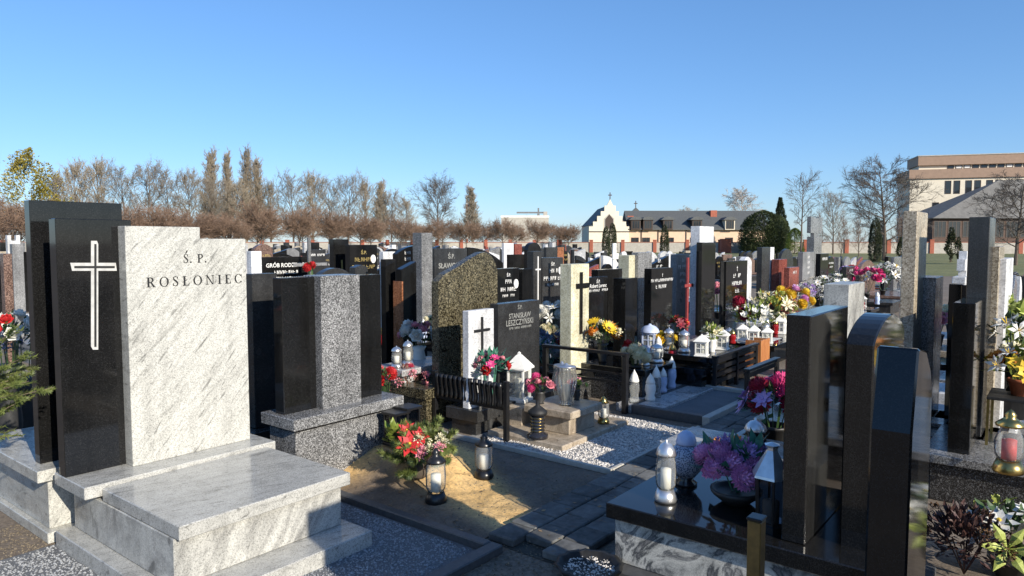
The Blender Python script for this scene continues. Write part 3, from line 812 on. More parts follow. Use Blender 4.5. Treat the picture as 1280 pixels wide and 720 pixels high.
# ------------------------------------------------------------------ flowers
def petal(m, c, d, n, ln, wd, cup=.3, mi=0):
    """a four-sided petal from c along d, normal n"""
    d = d.normalized(); s = d.cross(n).normalized(); n = s.cross(d)
    a = c; b = c + d * ln * .55 + s * wd / 2 + n * ln * cup * .3; e = c + d * ln * .55 - s * wd / 2 + n * ln * cup * .3
    t = c + d * ln + n * ln * cup
    mid_ = c + d * ln * .6 + n * ln * cup * .15
    m.add([a, b, t, e, mid_], [(0, 1, 4), (1, 2, 4), (2, 3, 4), (3, 0, 4)], mi)
_fm = {}
def flower_mesh(typ, c1, c2='yellow'):
    key = (typ, c1, c2)
    if key in _fm: return _fm[key]
    m = MB(); O = Vector((0, 0, 0)); up = Vector((0, 0, 1)); rr = random.Random(5)
    def dirv(a, e): return Vector((math.cos(a) * math.cos(e), math.sin(a) * math.cos(e), math.sin(e)))
    if typ == 'daisy':
        for k_, (n, ln, e) in enumerate(((14, 1.0, .15), (12, .8, .4))):
            for i in range(n):
                a = 2 * PI * i / n + k_ * .2; d = dirv(a, e); petal(m, d * .15, d, up, ln, .34, .1)
        m.lathe([(.0, -.02), (.26, .0), (.24, .12), (.12, .2), (.0, .2)], 8, mi=1)
    elif typ == 'mum':
        for k_ in range(9):
            e = -.35 + k_ * .21; n = max(4, int(20 * math.cos(e)))
            for i in range(n):
                a = 2 * PI * (i + .5 * (k_ % 2)) / n + rr.uniform(-.1, .1); d = dirv(a, e + rr.uniform(-.1, .1)); petal(m, d * .42, d, up if e < 1 else Vector((1, 0, 0)), .5, .24, .45)
        m.lathe([(.0, -.1), (.5, .0), (.55, .25), (.35, .5), (0, .6)], 8)
    elif typ == 'rose':
        for k_, (n, r, e, ln) in enumerate(((6, .42, .15, .75), (6, .36, .55, .7), (5, .26, .9, .68), (4, .14, 1.2, .66))):
            for i in range(n):
                a = 2 * PI * (i + .37 * k_) / n; d = dirv(a, e); petal(m, Vector((math.cos(a), math.sin(a), 0)) * r * .35, d, up - d * .5, ln, .78, .25 + .12 * k_)
        m.lathe([(0, -.15), (.2, -.05), (.3, .15), (.16, .5), (0, .52)], 7)
    elif typ == 'star':
        for k_, (n, ln, e) in enumerate(((7, 1.1, .05), (6, .75, .35))):
            for i in range(n):
                a = 2 * PI * i / n + k_ * .4; d = dirv(a, e); petal(m, O, d, up, ln, .5, .05)
        m.lathe([(0, 0), (.14, .05), (.1, .16), (0, .18)], 6, mi=1)
    elif typ == 'tulip':
        for k_ in range(2):
            for i in range(3):
                a = 2 * PI * (i + .5 * k_) / 3; d = dirv(a, 1.15); petal(m, Vector((math.cos(a), math.sin(a), 0)) * .12, d, up - d, 1.2, .8, -.12)
        m.lathe([(0, -.1), (.3, .1), (.28, .6), (.05, .95)], 7)
    elif typ == 'puff':
        for i in range(70):
            d = dirv(rr.uniform(0, 2 * PI), rr.uniform(-.3, 1.5)); petal(m, d * rr.uniform(.3, .75), (d + Vector((rr.uniform(-.8, .8), rr.uniform(-.8, .8), rr.uniform(-.8, .8)))), up, .34, .22, .2)
    elif typ == 'lily':
        for i in range(6):
            a = 2 * PI * i / 6; d = dirv(a, .6 if i % 2 else .45); petal(m, O, d, up, 1.1, .42, -.25)
        for i in range(4): m.tube([O, dirv(i * 1.6, 1.2) * .55], .03, 3, 1)
    me = m.mesh('flower', ['petal_' + c1, 'petal_' + c2]); _fm[key] = me; return me
def foliage(n, rx, rz, ls, mat='leaf_green', rs=None, low=-.1, zc=0, wid=.42):
    m = MB(); rr = random.Random(rs or n)
    for _ in range(n):
        a = rr.uniform(0, 2 * PI); e = rr.uniform(low, 1.4); r = rr.uniform(.35, 1)
        d = Vector((math.cos(a) * math.cos(e), math.sin(a) * math.cos(e), math.sin(e)))
        c = Vector((d.x * rx * r, d.y * rx * r, zc + d.z * rz * r)); dd = d + Vector((rr.uniform(-.7, .7), rr.uniform(-.7, .7), rr.uniform(-.5, .7)))
        petal(m, c, dd, Vector((rr.uniform(-.4, .4), rr.uniform(-.4, .4), 1)), ls * rr.uniform(.7, 1.3), ls * wid, .15)
    return m
def bouquet(label, loc, rx, h, flowers, leaf_mat='leaf_green', nleaf=120, ls=.06, pot=None, cat='flowers', name='bouquet', group=None, seed=1, flat=.8, lean=None, low=.1):
    """loc: base point. flowers: list of (type, colour, centre colour, count, size). h: height of the flower dome centre"""
    o = thing(name, label, cat, loc, uni(0, 6), group); rr = random.Random(seed)
    if pot:
        kind, pr, ph, pmt = pot
        if kind == 'pot': MB().lathe([(pr * .7, 0), (pr, ph), (pr * 1.08, ph), (pr * 1.08, ph + .02), (pr * .9, ph + .02), (pr * .85, ph * .9)], 14).build('pot', pmt, o, True)
        elif kind == 'vase': MB().lathe([(pr * .75, 0), (pr * .6, ph * .12), (pr, ph * .5), (pr * .75, ph * .85), (pr * 1.05, ph)], 14).build('vase', pmt, o, True)
        elif kind == 'bowl': MB().lathe([(pr * .5, 0), (pr, ph * .7), (pr * 1.05, ph), (pr * .9, ph), (pr * .8, ph * .8)], 16).build('bowl', pmt, o, True)
    foliage(nleaf, rx, rx * flat, ls, leaf_mat, seed, low - .3, h).build('foliage', leaf_mat, o)
    st = MB()
    for _ in range(10): a = rr.uniform(0, 6.3); st.tube([(0, 0, .01), (math.cos(a) * rx * .45, math.sin(a) * rx * .45, h + rx * flat * .3)], .004, 3)
    st.build('stems', leaf_mat, o)
    tot = sum(f[3] for f in flowers); kx = 0
    spots = []
    for i in range(tot):
        t = (i + .5) / tot; e = math.asin(max(low, 1 - t * (1 - low)) if low < 1 else 1); a = i * 2.39996 + rr.uniform(-.3, .3); spots.append((a, e))
    rr.shuffle(spots)
    for typ, c1, c2, n, s in flowers:
        me = flower_mesh(typ, c1, c2)
        for _ in range(n):
            a, e = spots[kx]; kx += 1; q = rr.uniform(.85, 1.1)
            d = Vector((math.cos(a) * math.cos(e), math.sin(a) * math.cos(e), math.sin(e)))
            p = Vector((d.x * rx * q, d.y * rx * q, h + d.z * rx * flat * q))
            dd = (d + Vector((rr.uniform(-.3, .3), rr.uniform(-.3, .3), rr.uniform(0, .4)))).normalized()
            link(me, 'flower', o, p, dd.to_track_quat('Z', 'Y').to_euler(), s * rr.uniform(.85, 1.15))
    return o
# ------------------------------------------------------------------ lanterns
def glass_lantern(label, loc, h, r, cap='silver', glass='clear_glass', body=None, candle='candle_wax', name='grave_lantern', flute=0, amp=0, group=None, capstyle='dome', pinch=1.0):
    o = thing(name, label, 'lantern', loc, uni(0, 6), group)
    MB().lathe([(r * 1.0, 0), (r * 1.1, .012 * h / .3), (r * .8, .06 * h / .3), (r * .72, h * .2)], 20).build('foot', cap, o, True)
    zb, ztop = h * .2 + .001, h * .74
    body = body or [(r * .75, zb), (r * .95, zb + .15 * (ztop - zb)), (r, zb + .55 * (ztop - zb)), (r * .85 * pinch, zb + .92 * (ztop - zb)), (r * .8 * pinch, ztop)]
    MB().lathe(body, 28 if flute else 20, flute=flute, amp=amp).build('glass', glass, o, True)
    if candle: MB().lathe([(r * .5, zb + .002), (r * .5, zb + .6 * (ztop - zb)), (r * .1, zb + .63 * (ztop - zb))], 12).build('candle', candle, o, True)
    z = ztop + .001
    if capstyle == 'dome': prof = [(r * .95, z), (r * .98, z + h * .02), (r * .85, z + h * .1), (r * .5, z + h * .18), (r * .12, z + h * .21), (r * .12, z + h * .24), (r * .02, z + h * .26)]
    elif capstyle == 'onion': prof = [(r * .95, z), (r * 1.0, z + h * .03), (r * .6, z + h * .1), (r * .35, z + h * .14), (r * .42, z + h * .18), (r * .2, z + h * .24), (r * .03, z + h * .27)]
    else: prof = [(r * .9, z), (r * .95, z + h * .02), (r * .2, z + h * .22), (r * .02, z + h * .25)]
    MB().lathe(prof, 18).build('cap', cap, o, True)
    return o
def house_lantern(label, loc, h, w, mat='white_paint', arch=False, group=None, rz=None, dome=False, fret=True):
    o = thing('house_lantern', label, 'lantern', loc, PHI + .2 if rz is None else rz, group); a = w / 2
    B('base', mat, o, -a * 1.15, a * 1.15, -a * 1.15, a * 1.15, 0, h * .07, b=.004)
    pm_ = MB().box(-.1 * a, .1 * a, -.1 * a, .1 * a, h * .0705, h * .66).mesh('corner_post', mat)
    for sx in (-1, 1):
        for sy in (-1, 1): link(pm_, 'corner_post', o, (sx * a * .88, sy * a * .88, 0))
    for i in range(4):
        p = thing('x', None, None) if False else None
        ang = i * PI / 2
        f = MB(); t = a * .775
        if fret:
            f.box(-t, t, -.004, .004, h * .071, h * .16); f.box(-t, t, -.004, .004, h * .58, h * .655)
            f.box(-t * .08, t * .08, -.003, .003, h * .161, h * .579); f.box(-t, -t * .1, -.003, .003, h * .36, h * .39); f.box(t * .1, t, -.003, .003, h * .36, h * .39)
        else:
            f.box(-t, t, -.004, .004, h * .071, h * .1); link(MB().box(-t, t, -.004, .004, h * .62, h * .655).mesh('top_rail', mat), 'top_rail', o, (math.sin(ang) * a * .9, -math.cos(ang) * a * .9, 0), (0, 0, ang))
        link(f.mesh('fret_panel', mat), 'fret_panel', o, (math.sin(ang) * a * .9, -math.cos(ang) * a * .9, 0), (0, 0, ang))
        g_ = MB().box(-t, t, -.001, .001, h * .16 if fret else h * .1, h * .58 if fret else h * .62)
        link(g_.mesh('pane', 'clear_glass'), 'pane', o, (math.sin(ang) * a * .82, -math.cos(ang) * a * .82, 0), (0, 0, ang))
    MB().lathe([(a * .45, h * .071), (a * .45, h * .45), (a * .05, h * .47)], 12).build('candle', 'candle_wax', o, True)
    rf = MB()
    if dome: rf.lathe([(a * 1.5, h * .661), (a * 1.5, h * .68), (a * 1.35, h * .78), (a * .9, h * .9), (a * .25, h * .95), (a * .25, h * .98), (a * .05, h)], 16)
    else: rf.lathe([(a * 1.75, h * .661), (a * 1.75, h * .69), (a * .35, h * .93), (a * .2, h * .94), (a * .2, h * .97), (a * .03, h)], 4, phase=PI / 4)
    rf.build('roof', mat, o, dome)
    return o
def candle_pot(label, loc, h, r, body='white_paint', cap='white_paint', group=None):
    o = thing('grave_candle', label, 'candle', loc, uni(0, 6), group)
    MB().lathe([(r * .9, 0), (r, .1 * h), (r * .75, .2 * h), (r * 1.0, .38 * h), (r * .95, .55 * h), (r * .8, .62 * h)], 16).build('holder', body, o, True)
    MB().lathe([(r * .85, .621 * h), (r * .9, .66 * h), (r * .6, .82 * h), (r * .15, .95 * h), (r * .02, h)], 14).build('cap', cap, o, True)
    return o
def hpx(px, y0, y1, base):      # metres spanned by pixel rows y0..y1 at the depth of a base point
    return (y1 - y0) / F_PX * base.y

# --- on the sandy grave
def mp(px, py):
    z = .05
    for _ in range(6): a = PU(px, py, z); z = mound_h(a[0], a[1])
    return G(a[0], a[1], z - .004)
p = mp(545, 627); glass_lantern('clear tulip lantern with black cap standing on the sand in shade', p, hpx(0, 560, 630, p), .064, 'black_metal', capstyle='onion', pinch=1.1)
p = mp(605, 596); glass_lantern('small clear glass lantern with dark cap right of the sunlit sand', p, hpx(0, 543, 599, p), .062, 'black_metal', capstyle='onion', pinch=1.15)
def needles(m, base, tip, n, ln, wd, rr, droop=.0, mi=0, spread=1.0):
    b, t = Vector(base), Vector(tip); ax = (t - b)
    L_ = ax.length; ax = ax / L_; s = ax.orthogonal().normalized(); w_ = ax.cross(s)
    for i in range(n):
        f = i / n; c = b + ax * L_ * f; a = rr.uniform(0, 2 * PI); d = (ax * .75 + (s * math.cos(a) + w_ * math.sin(a)) * spread).normalized()
        q = d.cross(ax).normalized() * wd / 2; e = c + d * ln * (1 - .35 * f) * rr.uniform(.8, 1.2)
        m.add([c - q, c + q, e], [(0, 1, 2)], mi)
def fir(label, loc, R_, H_, n, name='fir_spray', seed=3, up=.5, sector=None, nl=.035, nw=.0045):
    o = thing(name, label, 'greenery', loc, 0); rr = random.Random(seed); m = MB(); tw = MB()
    for i in range(n):
        a = rr.uniform(*(sector or (0, 6.28))); e = rr.uniform(.05, 1.2) * up; l_ = R_ * rr.uniform(.7, 1.1)
        d = Vector((math.cos(a) * math.cos(e), math.sin(a) * math.cos(e), math.sin(e)))
        b0 = d * .05 + Vector((0, 0, H_ * rr.uniform(.3, .8))); t0 = b0 + d * l_
        tw.tube([b0, t0], [.005, .002], 4); needles(m, b0, t0, 90, nl, nw, rr)
        for k_ in range(6):
            f = .25 + k_ * .12; c = b0 + d * l_ * f; s = d.cross(Vector((0, 0, 1))).normalized() * (1 if k_ % 2 else -1)
            e2 = c + (d * .8 + s * .75 + Vector((0, 0, rr.uniform(-.15, .1)))).normalized() * l_ * (.5 - .3 * f)
            tw.tube([c, e2], [.003, .001], 3); needles(m, c, e2, 60, nl, nw, rr)
    tw.build('twigs', 'bark', o); m.build('needles', 'needle_green', o); return o
# wreath on the mound
p = mp(522, 572)
o = fir('evergreen grave wreath with red poinsettias and dried flowers on the sand mound', p, .2, .2, 44, 'grave_wreath', 11, 1.1, None, .05, .007); o['category'] = 'wreath'; o.location.z += .03
MB().lathe([(.05, 0), (.07, .04), (.05, .1), (.0, .12)], 14).build('base', 'bark', o, True)
rr = random.Random(4)
foliage(40, .17, .16, .1, 'leaf_green', 8, .1, .14, .5).build('leaves', 'leaf_green', o)
foliage(26, .06, .1, .09, 'leaf_lime', 9, .1, .2, .5).build('leaves', 'leaf_lime', o, loc=(-.16, 0, .03))
for q, s in (((-.03, -.14, .26), .085), ((.03, -.1, .3), .06), ((-.06, -.06, .33), .06)):
    link(flower_mesh('star', 'red', 'yellow'), 'flower', o, q, (.9, .1, 0), s)
for i in range(9): link(flower_mesh('puff', 'cream' if i % 3 else 'pink', 'cream'), 'dried_flower', o, (.08 + rr.uniform(-.07, .1), -.1 + rr.uniform(-.08, .08), .2 + rr.uniform(-.03, .09)), (rr.uniform(0, 1), 0, 0), .045)
# two tall dark lanterns by the black-grey-black base
for i, (px, py, tint) in enumerate(((441, 572, 0), (466, 568, 1))):
    a = PU(px, py, 0); p = G(a[0], a[1], 0)
    a = (min(a[0], 3.5), 3.7)
    o = thing('grave_lantern', ('left' if i == 0 else 'right') + ' of two dark square lanterns under the granite base', 'lantern', G(a[0] if i == 0 else a[0], 3.72, mound_h(min(max(a[0], U0 + .01), U1 - .01), 3.72) - .008), PHI)
    for sx in (-1, 1):
        for sy in (-1, 1): B('corner_post', 'black_metal', o, sx * .055 - .006, sx * .055 + .006, sy * .055 - .006, sy * .055 + .006, .02, .22)
    B('base', 'black_metal', o, -.07, .07, -.07, .07, 0, .02, b=.003); B('roof', 'black_metal', o, -.075, .075, -.075, .075, .221, .24, b=.004)
    for k_ in range(4):
        link(MB().box(-.049, .049, -.001, .001, .0205, .2195).mesh('pane', 'smoked_glass'), 'pane', o, (math.sin(k_ * PI / 2) * .055, -math.cos(k_ * PI / 2) * .055, 0), (0, 0, k_ * PI / 2))
    MB().lathe([(.03, .021), (.03, .14), (.005, .15)], 12).build('candle', 'candle_wax' if i else 'blue_white_glaze', o, True)

# --- plot of the charcoal stone
zS = .05
p = P(648, 500, .22); p = G(PU(648, 500, .22)[0], PU(648, 500, .22)[1], 0)
o = UV('lantern_plinth', 'low tan stone plinth under the white peaked lantern', *PU(650, 503, .2), 'plinth')
B('block', 'tan_vein_granite', o, -.17, .17, -.15, .19, .012, .2, b=.005)
p = G(*PU(649, 501, .2), .2); house_lantern('tall white peaked roof lantern before the charcoal stone', p, hpx(0, 440, 503, p), .165, fret=False)
p = G(*PU(672, 547, .05), .05)
o = thing('grave_lantern', 'black ribbed candle holder with gold rings on the tan slab', 'lantern', p, 0)
hh_ = hpx(0, 499, 547, p); prof = [(.085, 0), (.085, .03), (.055, .045)]
for i in range(5): z = .05 + i * .026; prof += [(.052, z), (.058, z + .008), (.058, z + .016), (.052, z + .024)]
MB().lathe(prof, 18).build('body', 'dark_glass', o, True)
MB().lathe([(.05, .181), (.075, .19), (.08, .215), (.05, .24), (.02, .262), (.006, hh_)], 18).build('cap', 'black_matte', o, True)
rg = MB().lathe([(.0585, 0), (.061, .003), (.0585, .006)], 18).mesh('gold_ring', 'brass', True)
for i in range(5): link(rg, 'gold_ring', o, (0, 0, .05 + i * .026 + .009))
def crystal(label, p, h, r):
    o = thing('grave_lantern', label, 'lantern', p, 0)
    MB().lathe([(r * .62, 0), (r * .7, h * .03), (r * .5, h * .1), (r * .72, h * .25), (r * .98, h * .55), (r * 1.02, h * .7), (r * .84, h * .86), (r * .92, h * .95)], 96, flute=16, amp=.05).build('glass', 'crystal_glass', o, True)
    MB().lathe([(r * .4, h * .11), (r * .4, h * .5), (r * .05, h * .53)], 12).build('candle', 'candle_wax', o, True)
    MB().lathe([(r * .95, h * .951), (r * .9, h * .97), (r * .2, h * .985), (r * .15, h * 1.03), (r * .02, h * 1.04)], 16).build('lid', 'silver', o, True)
    return o
def crystal_old(label, p, h, r):
    body = [(r * .55, h * .09), (r * .8, h * .2), (r * 1.0, h * .45), (r * .98, h * .62), (r * .72, h * .82), (r * .86, h * .9)]
    o = glass_lantern(label, p, h, r, 'silver', 'clear_glass', body, 'candle_wax', flute=14, amp=.06); return o
p = G(STAND[0] - .03, STAND[1] - .05, .256); crystal('fluted crystal lantern on the small granite stand', p, .34, .088)
p = G(*PU(744, 503, .05), .05); p.z = .05; crystal('second fluted crystal lantern standing right of the granite stand', G(STAND[0] + .42, STAND[1] + .3, .05), .46, .085)
glass_lantern('gold latticed candle glass topped with a grey ribbon at the slab corner', G(STAND[0] + .33, STAND[1] - .2, .05), .24, .05, 'brass', 'clear_glass', capstyle='cone', pinch=1.1)
p = G(STAND[0] - .13, STAND[1] + .15, .256); bouquet('bunch of pink artificial roses behind the crystal lantern', p, .12, .12, [('rose', 'pink', 'pink', 5, .05), ('mum', 'hotpink', 'pink', 3, .045)], 'leaf_green', 60, .05, ('vase', .05, .1, 'pot_dark'), seed=3)
p = G(STAND[0] + .18, STAND[1] - .02, .256); bouquet('small pink and lime roses between the crystal lanterns', p, .07, .12, [('rose', 'pink', 'pink', 3, .05), ('rose', 'lime', 'lime', 2, .04)], 'leaf_green', 30, .04, ('vase', .035, .09, 'pot_dark'), seed=5)
q = V(608, 470, 3.87)
p = G(q[0] + .03, 3.86, 0)
o = bouquet('teal leaves with pink and red roses before the white cross pillar', p, .14, .56, [('rose', 'red', 'red', 4, .055), ('rose', 'pink', 'pink', 6, .055), ('star', 'hotpink', 'pink', 2, .05)], 'leaf_teal', 130, .09, ('vase', .045, .42, 'pot_dark'), seed=9, low=-.1)

# --- cream pillar plot
fb = FB.location
bouquet('bouquet of yellow sunflowers and orange blooms by the cream pillar', Vector((fb.x, fb.y, .36)) + R * -.15 + L * .25, .19, .26, [('daisy', 'yellow', 'brown', 3, .1), ('daisy', 'orange', 'brown', 2, .085), ('mum', 'orange', 'red', 2, .06), ('puff', 'cream', 'lime', 4, .06)], 'leaf_green', 110, .07, ('vase', .06, .2, 'pot_dark'), seed=12)
bouquet('red and cream flowers low beside the sunflower bouquet', Vector((fb.x, fb.y, .36)) + R * .12 + L * .05, .1, .1, [('mum', 'red', 'red', 3, .06), ('puff', 'cream', 'lime', 3, .05)], 'leaf_green', 50, .05, ('pot', .05, .06, 'pot_dark'), seed=14)
glass_lantern('wide clear glass candle on the speckled flower bench', Vector((fb.x, fb.y, .361)) + R * .2 - L * .2, .2, .07, 'silver', 'clear_glass', capstyle='dome', pinch=1.15)
glass_lantern('small silver capped candle beside the wide glass candle', Vector((fb.x, fb.y, .361)) - R * .05 - L * .2, .15, .045, 'silver', capstyle='dome')
words = ['leftmost', 'second', 'third', 'fourth', 'rightmost']
cs = PU(822, 515, 0)
o = thing('candle_step', 'pale stone step carrying a row of white-tipped candles', 'step', G(*cs))
B('slab', 'light_granite', o, -.2, 1.05, -.12, .34, 0, .08, b=.005)
for i, (du, dv, h_, c_) in enumerate(((-.1, .2, .36, 'clear_glass'), (.08, .12, .3, 'white_paint'), (.24, .14, .36, 'clear_glass'), (.5, .2, .3, 'blue_white_glaze'), (.75, .22, .38, 'blue_white_glaze'))):
    candle_pot(f'{words[i]} of five pointed white-capped candles on the pale stone step', G(cs[0] + du, cs[1] + dv, .081), h_ * .9, .052, c_)
# lanterns on the box tomb
bu, bv = BT
def onbox(px, py): a = PU(px, py, BTZ); return G(min(max(a[0], bu), bu + 1), min(max(a[1], bv), bv + .88), BTZ)
p = onbox(812, 436); house_lantern('domed white lantern at the left end of the box tomb', p, hpx(0, 404, 436, p), .15, 'blue_white_glaze', dome=True)
p = onbox(877, 445); house_lantern('white fretwork house lantern in front, catching the sun on the box tomb', p, hpx(0, 417, 445, p), .125)
p = onbox(903, 437); house_lantern('white house lantern in shade at the right end of the box tomb', p, hpx(0, 410, 437, p), .125)
p = onbox(836, 437); glass_lantern('clear cylinder candle glass among the box tomb lanterns', p, .26, .06)
p = onbox(855, 440); glass_lantern('second clear candle glass with red flowers behind it on the box tomb', p, .26, .065)
p = onbox(850, 425); bouquet('dark red flowers at the middle of the box tomb', p, .13, .2, [('star', 'maroon', 'red', 6, .06), ('star', 'red', 'yellow', 4, .05)], 'leaf_green', 50, .06, ('pot', .06, .1, 'pot_dark'), seed=21)
p = onbox(890, 440); bouquet('cream tulips between the two house lanterns', p, .08, .2, [('tulip', 'cream', 'cream', 6, .06)], 'leaf_lime', 40, .1, ('vase', .05, .14, 'white_paint'), seed=22)
p = onbox(822, 440); candle_pot('white angel-shaped candle next to the domed lantern', p, .18, .04)

# --- black topped tomb on the right
u0_, v1_ = TB
def onT(px, py): a = PU(px, py, ZB); return G(a[0], a[1], ZB)
p = onT(832, 626); glass_lantern('tall clear lantern with silver cap on the black tomb top', p, hpx(0, 547, 627, p), .052, 'silver', 'clear_glass', [(.034, .055), (.046, .07), (.05, .1), (.05, .2), (.046, .235)] if False else None)
p = onT(857, 605)
o = thing('grave_lantern', 'round blue mottled glass lantern behind the silver capped one', 'lantern', p, 0)
k = N('blue_mottle'); v_ = k.coord(); vo = k.n('TexVoronoi', {'Vector': v_, 'Scale': 130}); k.set(Base_Color=k.ramp(vo.outputs[0], [(.1, (.015, .02, .05)), (.35, (.05, .07, .14)), (.6, (.4, .45, .55))]), Roughness=.15)
MB().lathe([(.06, 0), (.06, .015), (.04, .03), (.05, .045)], 20).build('foot', 'dark_glass', o, True)
MB().lathe([(.05, .046), (.085, .09), (.092, .14), (.075, .19), (.05, .215)], 22).build('body', 'blue_mottle', o, True)
MB().lathe([(.052, .216), (.055, .225), (.045, .265), (.02, .285), (.0, .29)], 18).build('cap', 'blue_white_glaze', o, True)
p = onT(920, 628); bouquet('large purple chrysanthemums and a rose on the black tomb', p, .16, .15, [('mum', 'purple', 'purple', 9, .075), ('rose', 'purple', 'purple', 5, .06), ('puff', 'violet', 'violet', 4, .08)], 'leaf_teal', 60, .12, ('bowl', .12, .07, 'pot_dark'), seed=31)
p = onT(963, 660)
o = thing('grave_lantern', 'dark six-sided lantern with steel roof by the stone on the black tomb', 'lantern', p, .3); o.scale = (1.2, 1.2, 1.25)
MB().lathe([(.065, 0), (.065, .02), (.055, .025), (.055, .03)], 6).build('base', 'black_metal', o); MB().lathe([(.05, .031), (.056, .19)], 6).build('glass', 'smoked_glass', o)
for i in range(6): MB().tube([(.053 * math.cos(i * PI / 3), .053 * math.sin(i * PI / 3), .03), (.06 * math.cos(i * PI / 3), .06 * math.sin(i * PI / 3), .19)], .005, 5).build('corner_post', 'black_metal', o)
MB().lathe([(.075, .191), (.072, .2), (.02, .285), (.02, .295), (.03, .305), (.0, .315)], 6).build('roof', 'silver', o)
MB().lathe([(.03, .031), (.03, .1), (.0, .11)], 10).build('candle', 'candle_wax', o, True)
# --- next plot behind it
nx = PU(930, 570, 0)
o = thing('planting_bed', 'dark board framed planting bed behind the black topped tomb', 'grave frame', G(4.85, 1.42))
B('side_board', 'black_granite', o, -.55, -.5, -.5, .45, 0, .2, b=.004); B('side_board', 'black_granite', o, .5, .55, -.5, .45, 0, .2, b=.004)
B('front_board', 'black_granite', o, -.55, .55, .451, .5, 0, .2, b=.004); B('bed', 'soil', o, -.499, .499, -.5, .449, 0, .12)
def on(px, py, z): a = PU(px, py, z); return G(a[0], a[1], z)
p = G(4.5, 1.72, .121); bouquet('low orange heather in the dark framed bed', p, .13, .08, [('puff', 'orange', 'orange', 8, .06), ('puff', 'cream', 'orange', 3, .05)], 'heather', 70, .05, seed=41)
p = G(4.42, 1.83, .121); glass_lantern('dark red glass lantern at the corner of the framed bed', p, .22, .06, 'black_metal', 'red_glass', candle=None)
p = G(4.68, 1.62, .121); glass_lantern('bluish silver domed lantern in the framed bed', p, .33, .075, 'silver', 'smoked_glass')
p = G(5.0, 1.6, .121); bouquet('magenta and red flowers leaning beside the bluish lantern', p, .2, .34, [('mum', 'crimson', 'red', 4, .1), ('mum', 'hotpink', 'pink', 4, .1), ('star', 'violet', 'violet', 4, .09)], 'leaf_green', 70, .09, ('pot', .1, .2, 'pot_dark'), seed=43, low=-.1)
# black scalloped flower bowl at the bottom edge
c_ = P(735, 716, 0)
o = thing('flower_bowl', 'black scalloped bowl of white gravel at the bottom edge', 'bowl', (c_.x, c_.y - .05, 0), 0)
MB().lathe([(.1, 0), (.15, .05), (.165, .07), (.14, .07), (.13, .05)], 32, flute=12, amp=.05).build('bowl', 'black_matte', o, True)
rr = random.Random(2); m_ = pebbles('white_gravel', 260, lambda: (lambda a, r_: (r_ * math.cos(a), r_ * math.sin(a), .045))(rr.uniform(0, 6.3), .125 * math.sqrt(rr.random())), .006, .012, 'gravel_white', parent=o)
# --- right edge tomb
ru, rv = RG
p = on(1260, 590, .3); glass_lantern('big clear lantern with golden cap and red candle, right edge', p, hpx(0, 512, 592, p), .075, 'brass', 'clear_glass', candle='petal_red', capstyle='onion', pinch=.75)
o = thing('flower_stand', 'black wicker-topped brass stand behind the golden lantern', 'stand', G(ru + .5, rv - .17, .3), PHI)
B('top', 'black_matte', o, -.17, .2, -.35, .12, .3, .32, b=.004)
for sx in (-.16, .19):
    for sy in (-.34, .11): B('leg', 'brass', o, sx - .008, sx + .008, sy - .008, sy + .008, 0, .3)
sp = o.location
bouquet('yellow and orange daffodils on the wicker stand, right edge', sp + Vector((0, 0, .321)) - L * .05, .19, .16, [('star', 'yellow', 'orange', 9, .065), ('daisy', 'orange', 'brown', 5, .06), ('lily', 'white', 'yellow', 4, .07), ('rose', 'cream', 'cream', 3, .05)], 'leaf_lime', 70, .08, ('pot', .07, .09, 'terracotta'), seed=51)
bouquet('white lilies standing above the yellow daffodils, right edge', sp + Vector((0, 0, .321)) + R * .15 - L * .0, .12, .38, [('lily', 'white', 'yellow', 7, .08)], 'leaf_green', 30, .08, ('vase', .05, .25, 'pot_dark'), seed=52)
p = on(1205, 720, 0); bouquet('dry dark red heather bush below the speckled tomb', p, .2, .16, [('puff', 'brown', 'brown', 6, .05)], 'heather', 700, .05, cat='shrub', name='heather_bush', seed=53)
p = on(1262, 720, 0); bouquet('white and lime artificial flowers at the bottom right corner', p, .2, .17, [('lily', 'lime', 'lime', 4, .1), ('star', 'white', 'yellow', 8, .08)], 'leaf_green', 120, .08, ('pot', .09, .08, 'pot_dark'), seed=54)
# --- spruce boughs, left edge
p = G(1.05, 4.08, 0)
o = fir('spruce boughs reaching in from the left edge over the pale base', Vector((-2.78, 3.35, 0)), .46, .55, 26, 'spruce_bunch', 5, .8, (-.7, .8), .032, .0065)
for ch_ in o.children: ch_.location.z = .45
MB().lathe([(.09, 0), (.13, .2), (.1, .45), (.12, .5)], 16).build('vase', 'pot_dark', o, True)
# ------------------------------------------------------------------ stones of the rows behind, placed one by one
BK, CH, GR, LG, WH, RD, BR, BE, GS, DS, CR = ('black_granite', 'charcoal_granite', 'grey_granite', 'light_granite', 'white_stone', 'red_granite', 'brown_granite', 'beige_stone', 'grey_stone', 'dark_speckled_granite', 'cream_stone')
D1, D2, E1, E2, F1, F2 = 7.8, 8.2, 11.5, 11.9, 15.2, 15.6
S('white stone with a carved dark picture at the edge of the veined monument', 314, 327, 314, 7.6, WH, cross=(-.05, .55, .12, .35, .03, 'dark_text'))
S('low brown arched gravestone with gold lettering left of the wide black family stone', 318, 341, 305, E1, BR, 'arch', txt=[('~7', .8), ('~5', .7)], tm='gold_text')
S('wide black family gravestone with four lines of white lettering', 328, 386, 321, D1, BK, txt=[('GRÓB RODZINNY', .85), ('~9', .5), ('GROŃSKA-LUDWICZAK', .85), ('~11', .45)])
S('dark stone with a pale name band right of the family gravestone', 387, 407, 312, E1, CH, txt=[('~8', .9)])
S('narrow black stone with a slim gold cross in front of the round trees', 417, 436, 299, D2, BK, cross=(0, .45, .16, .62, .022, 'gold_text'))
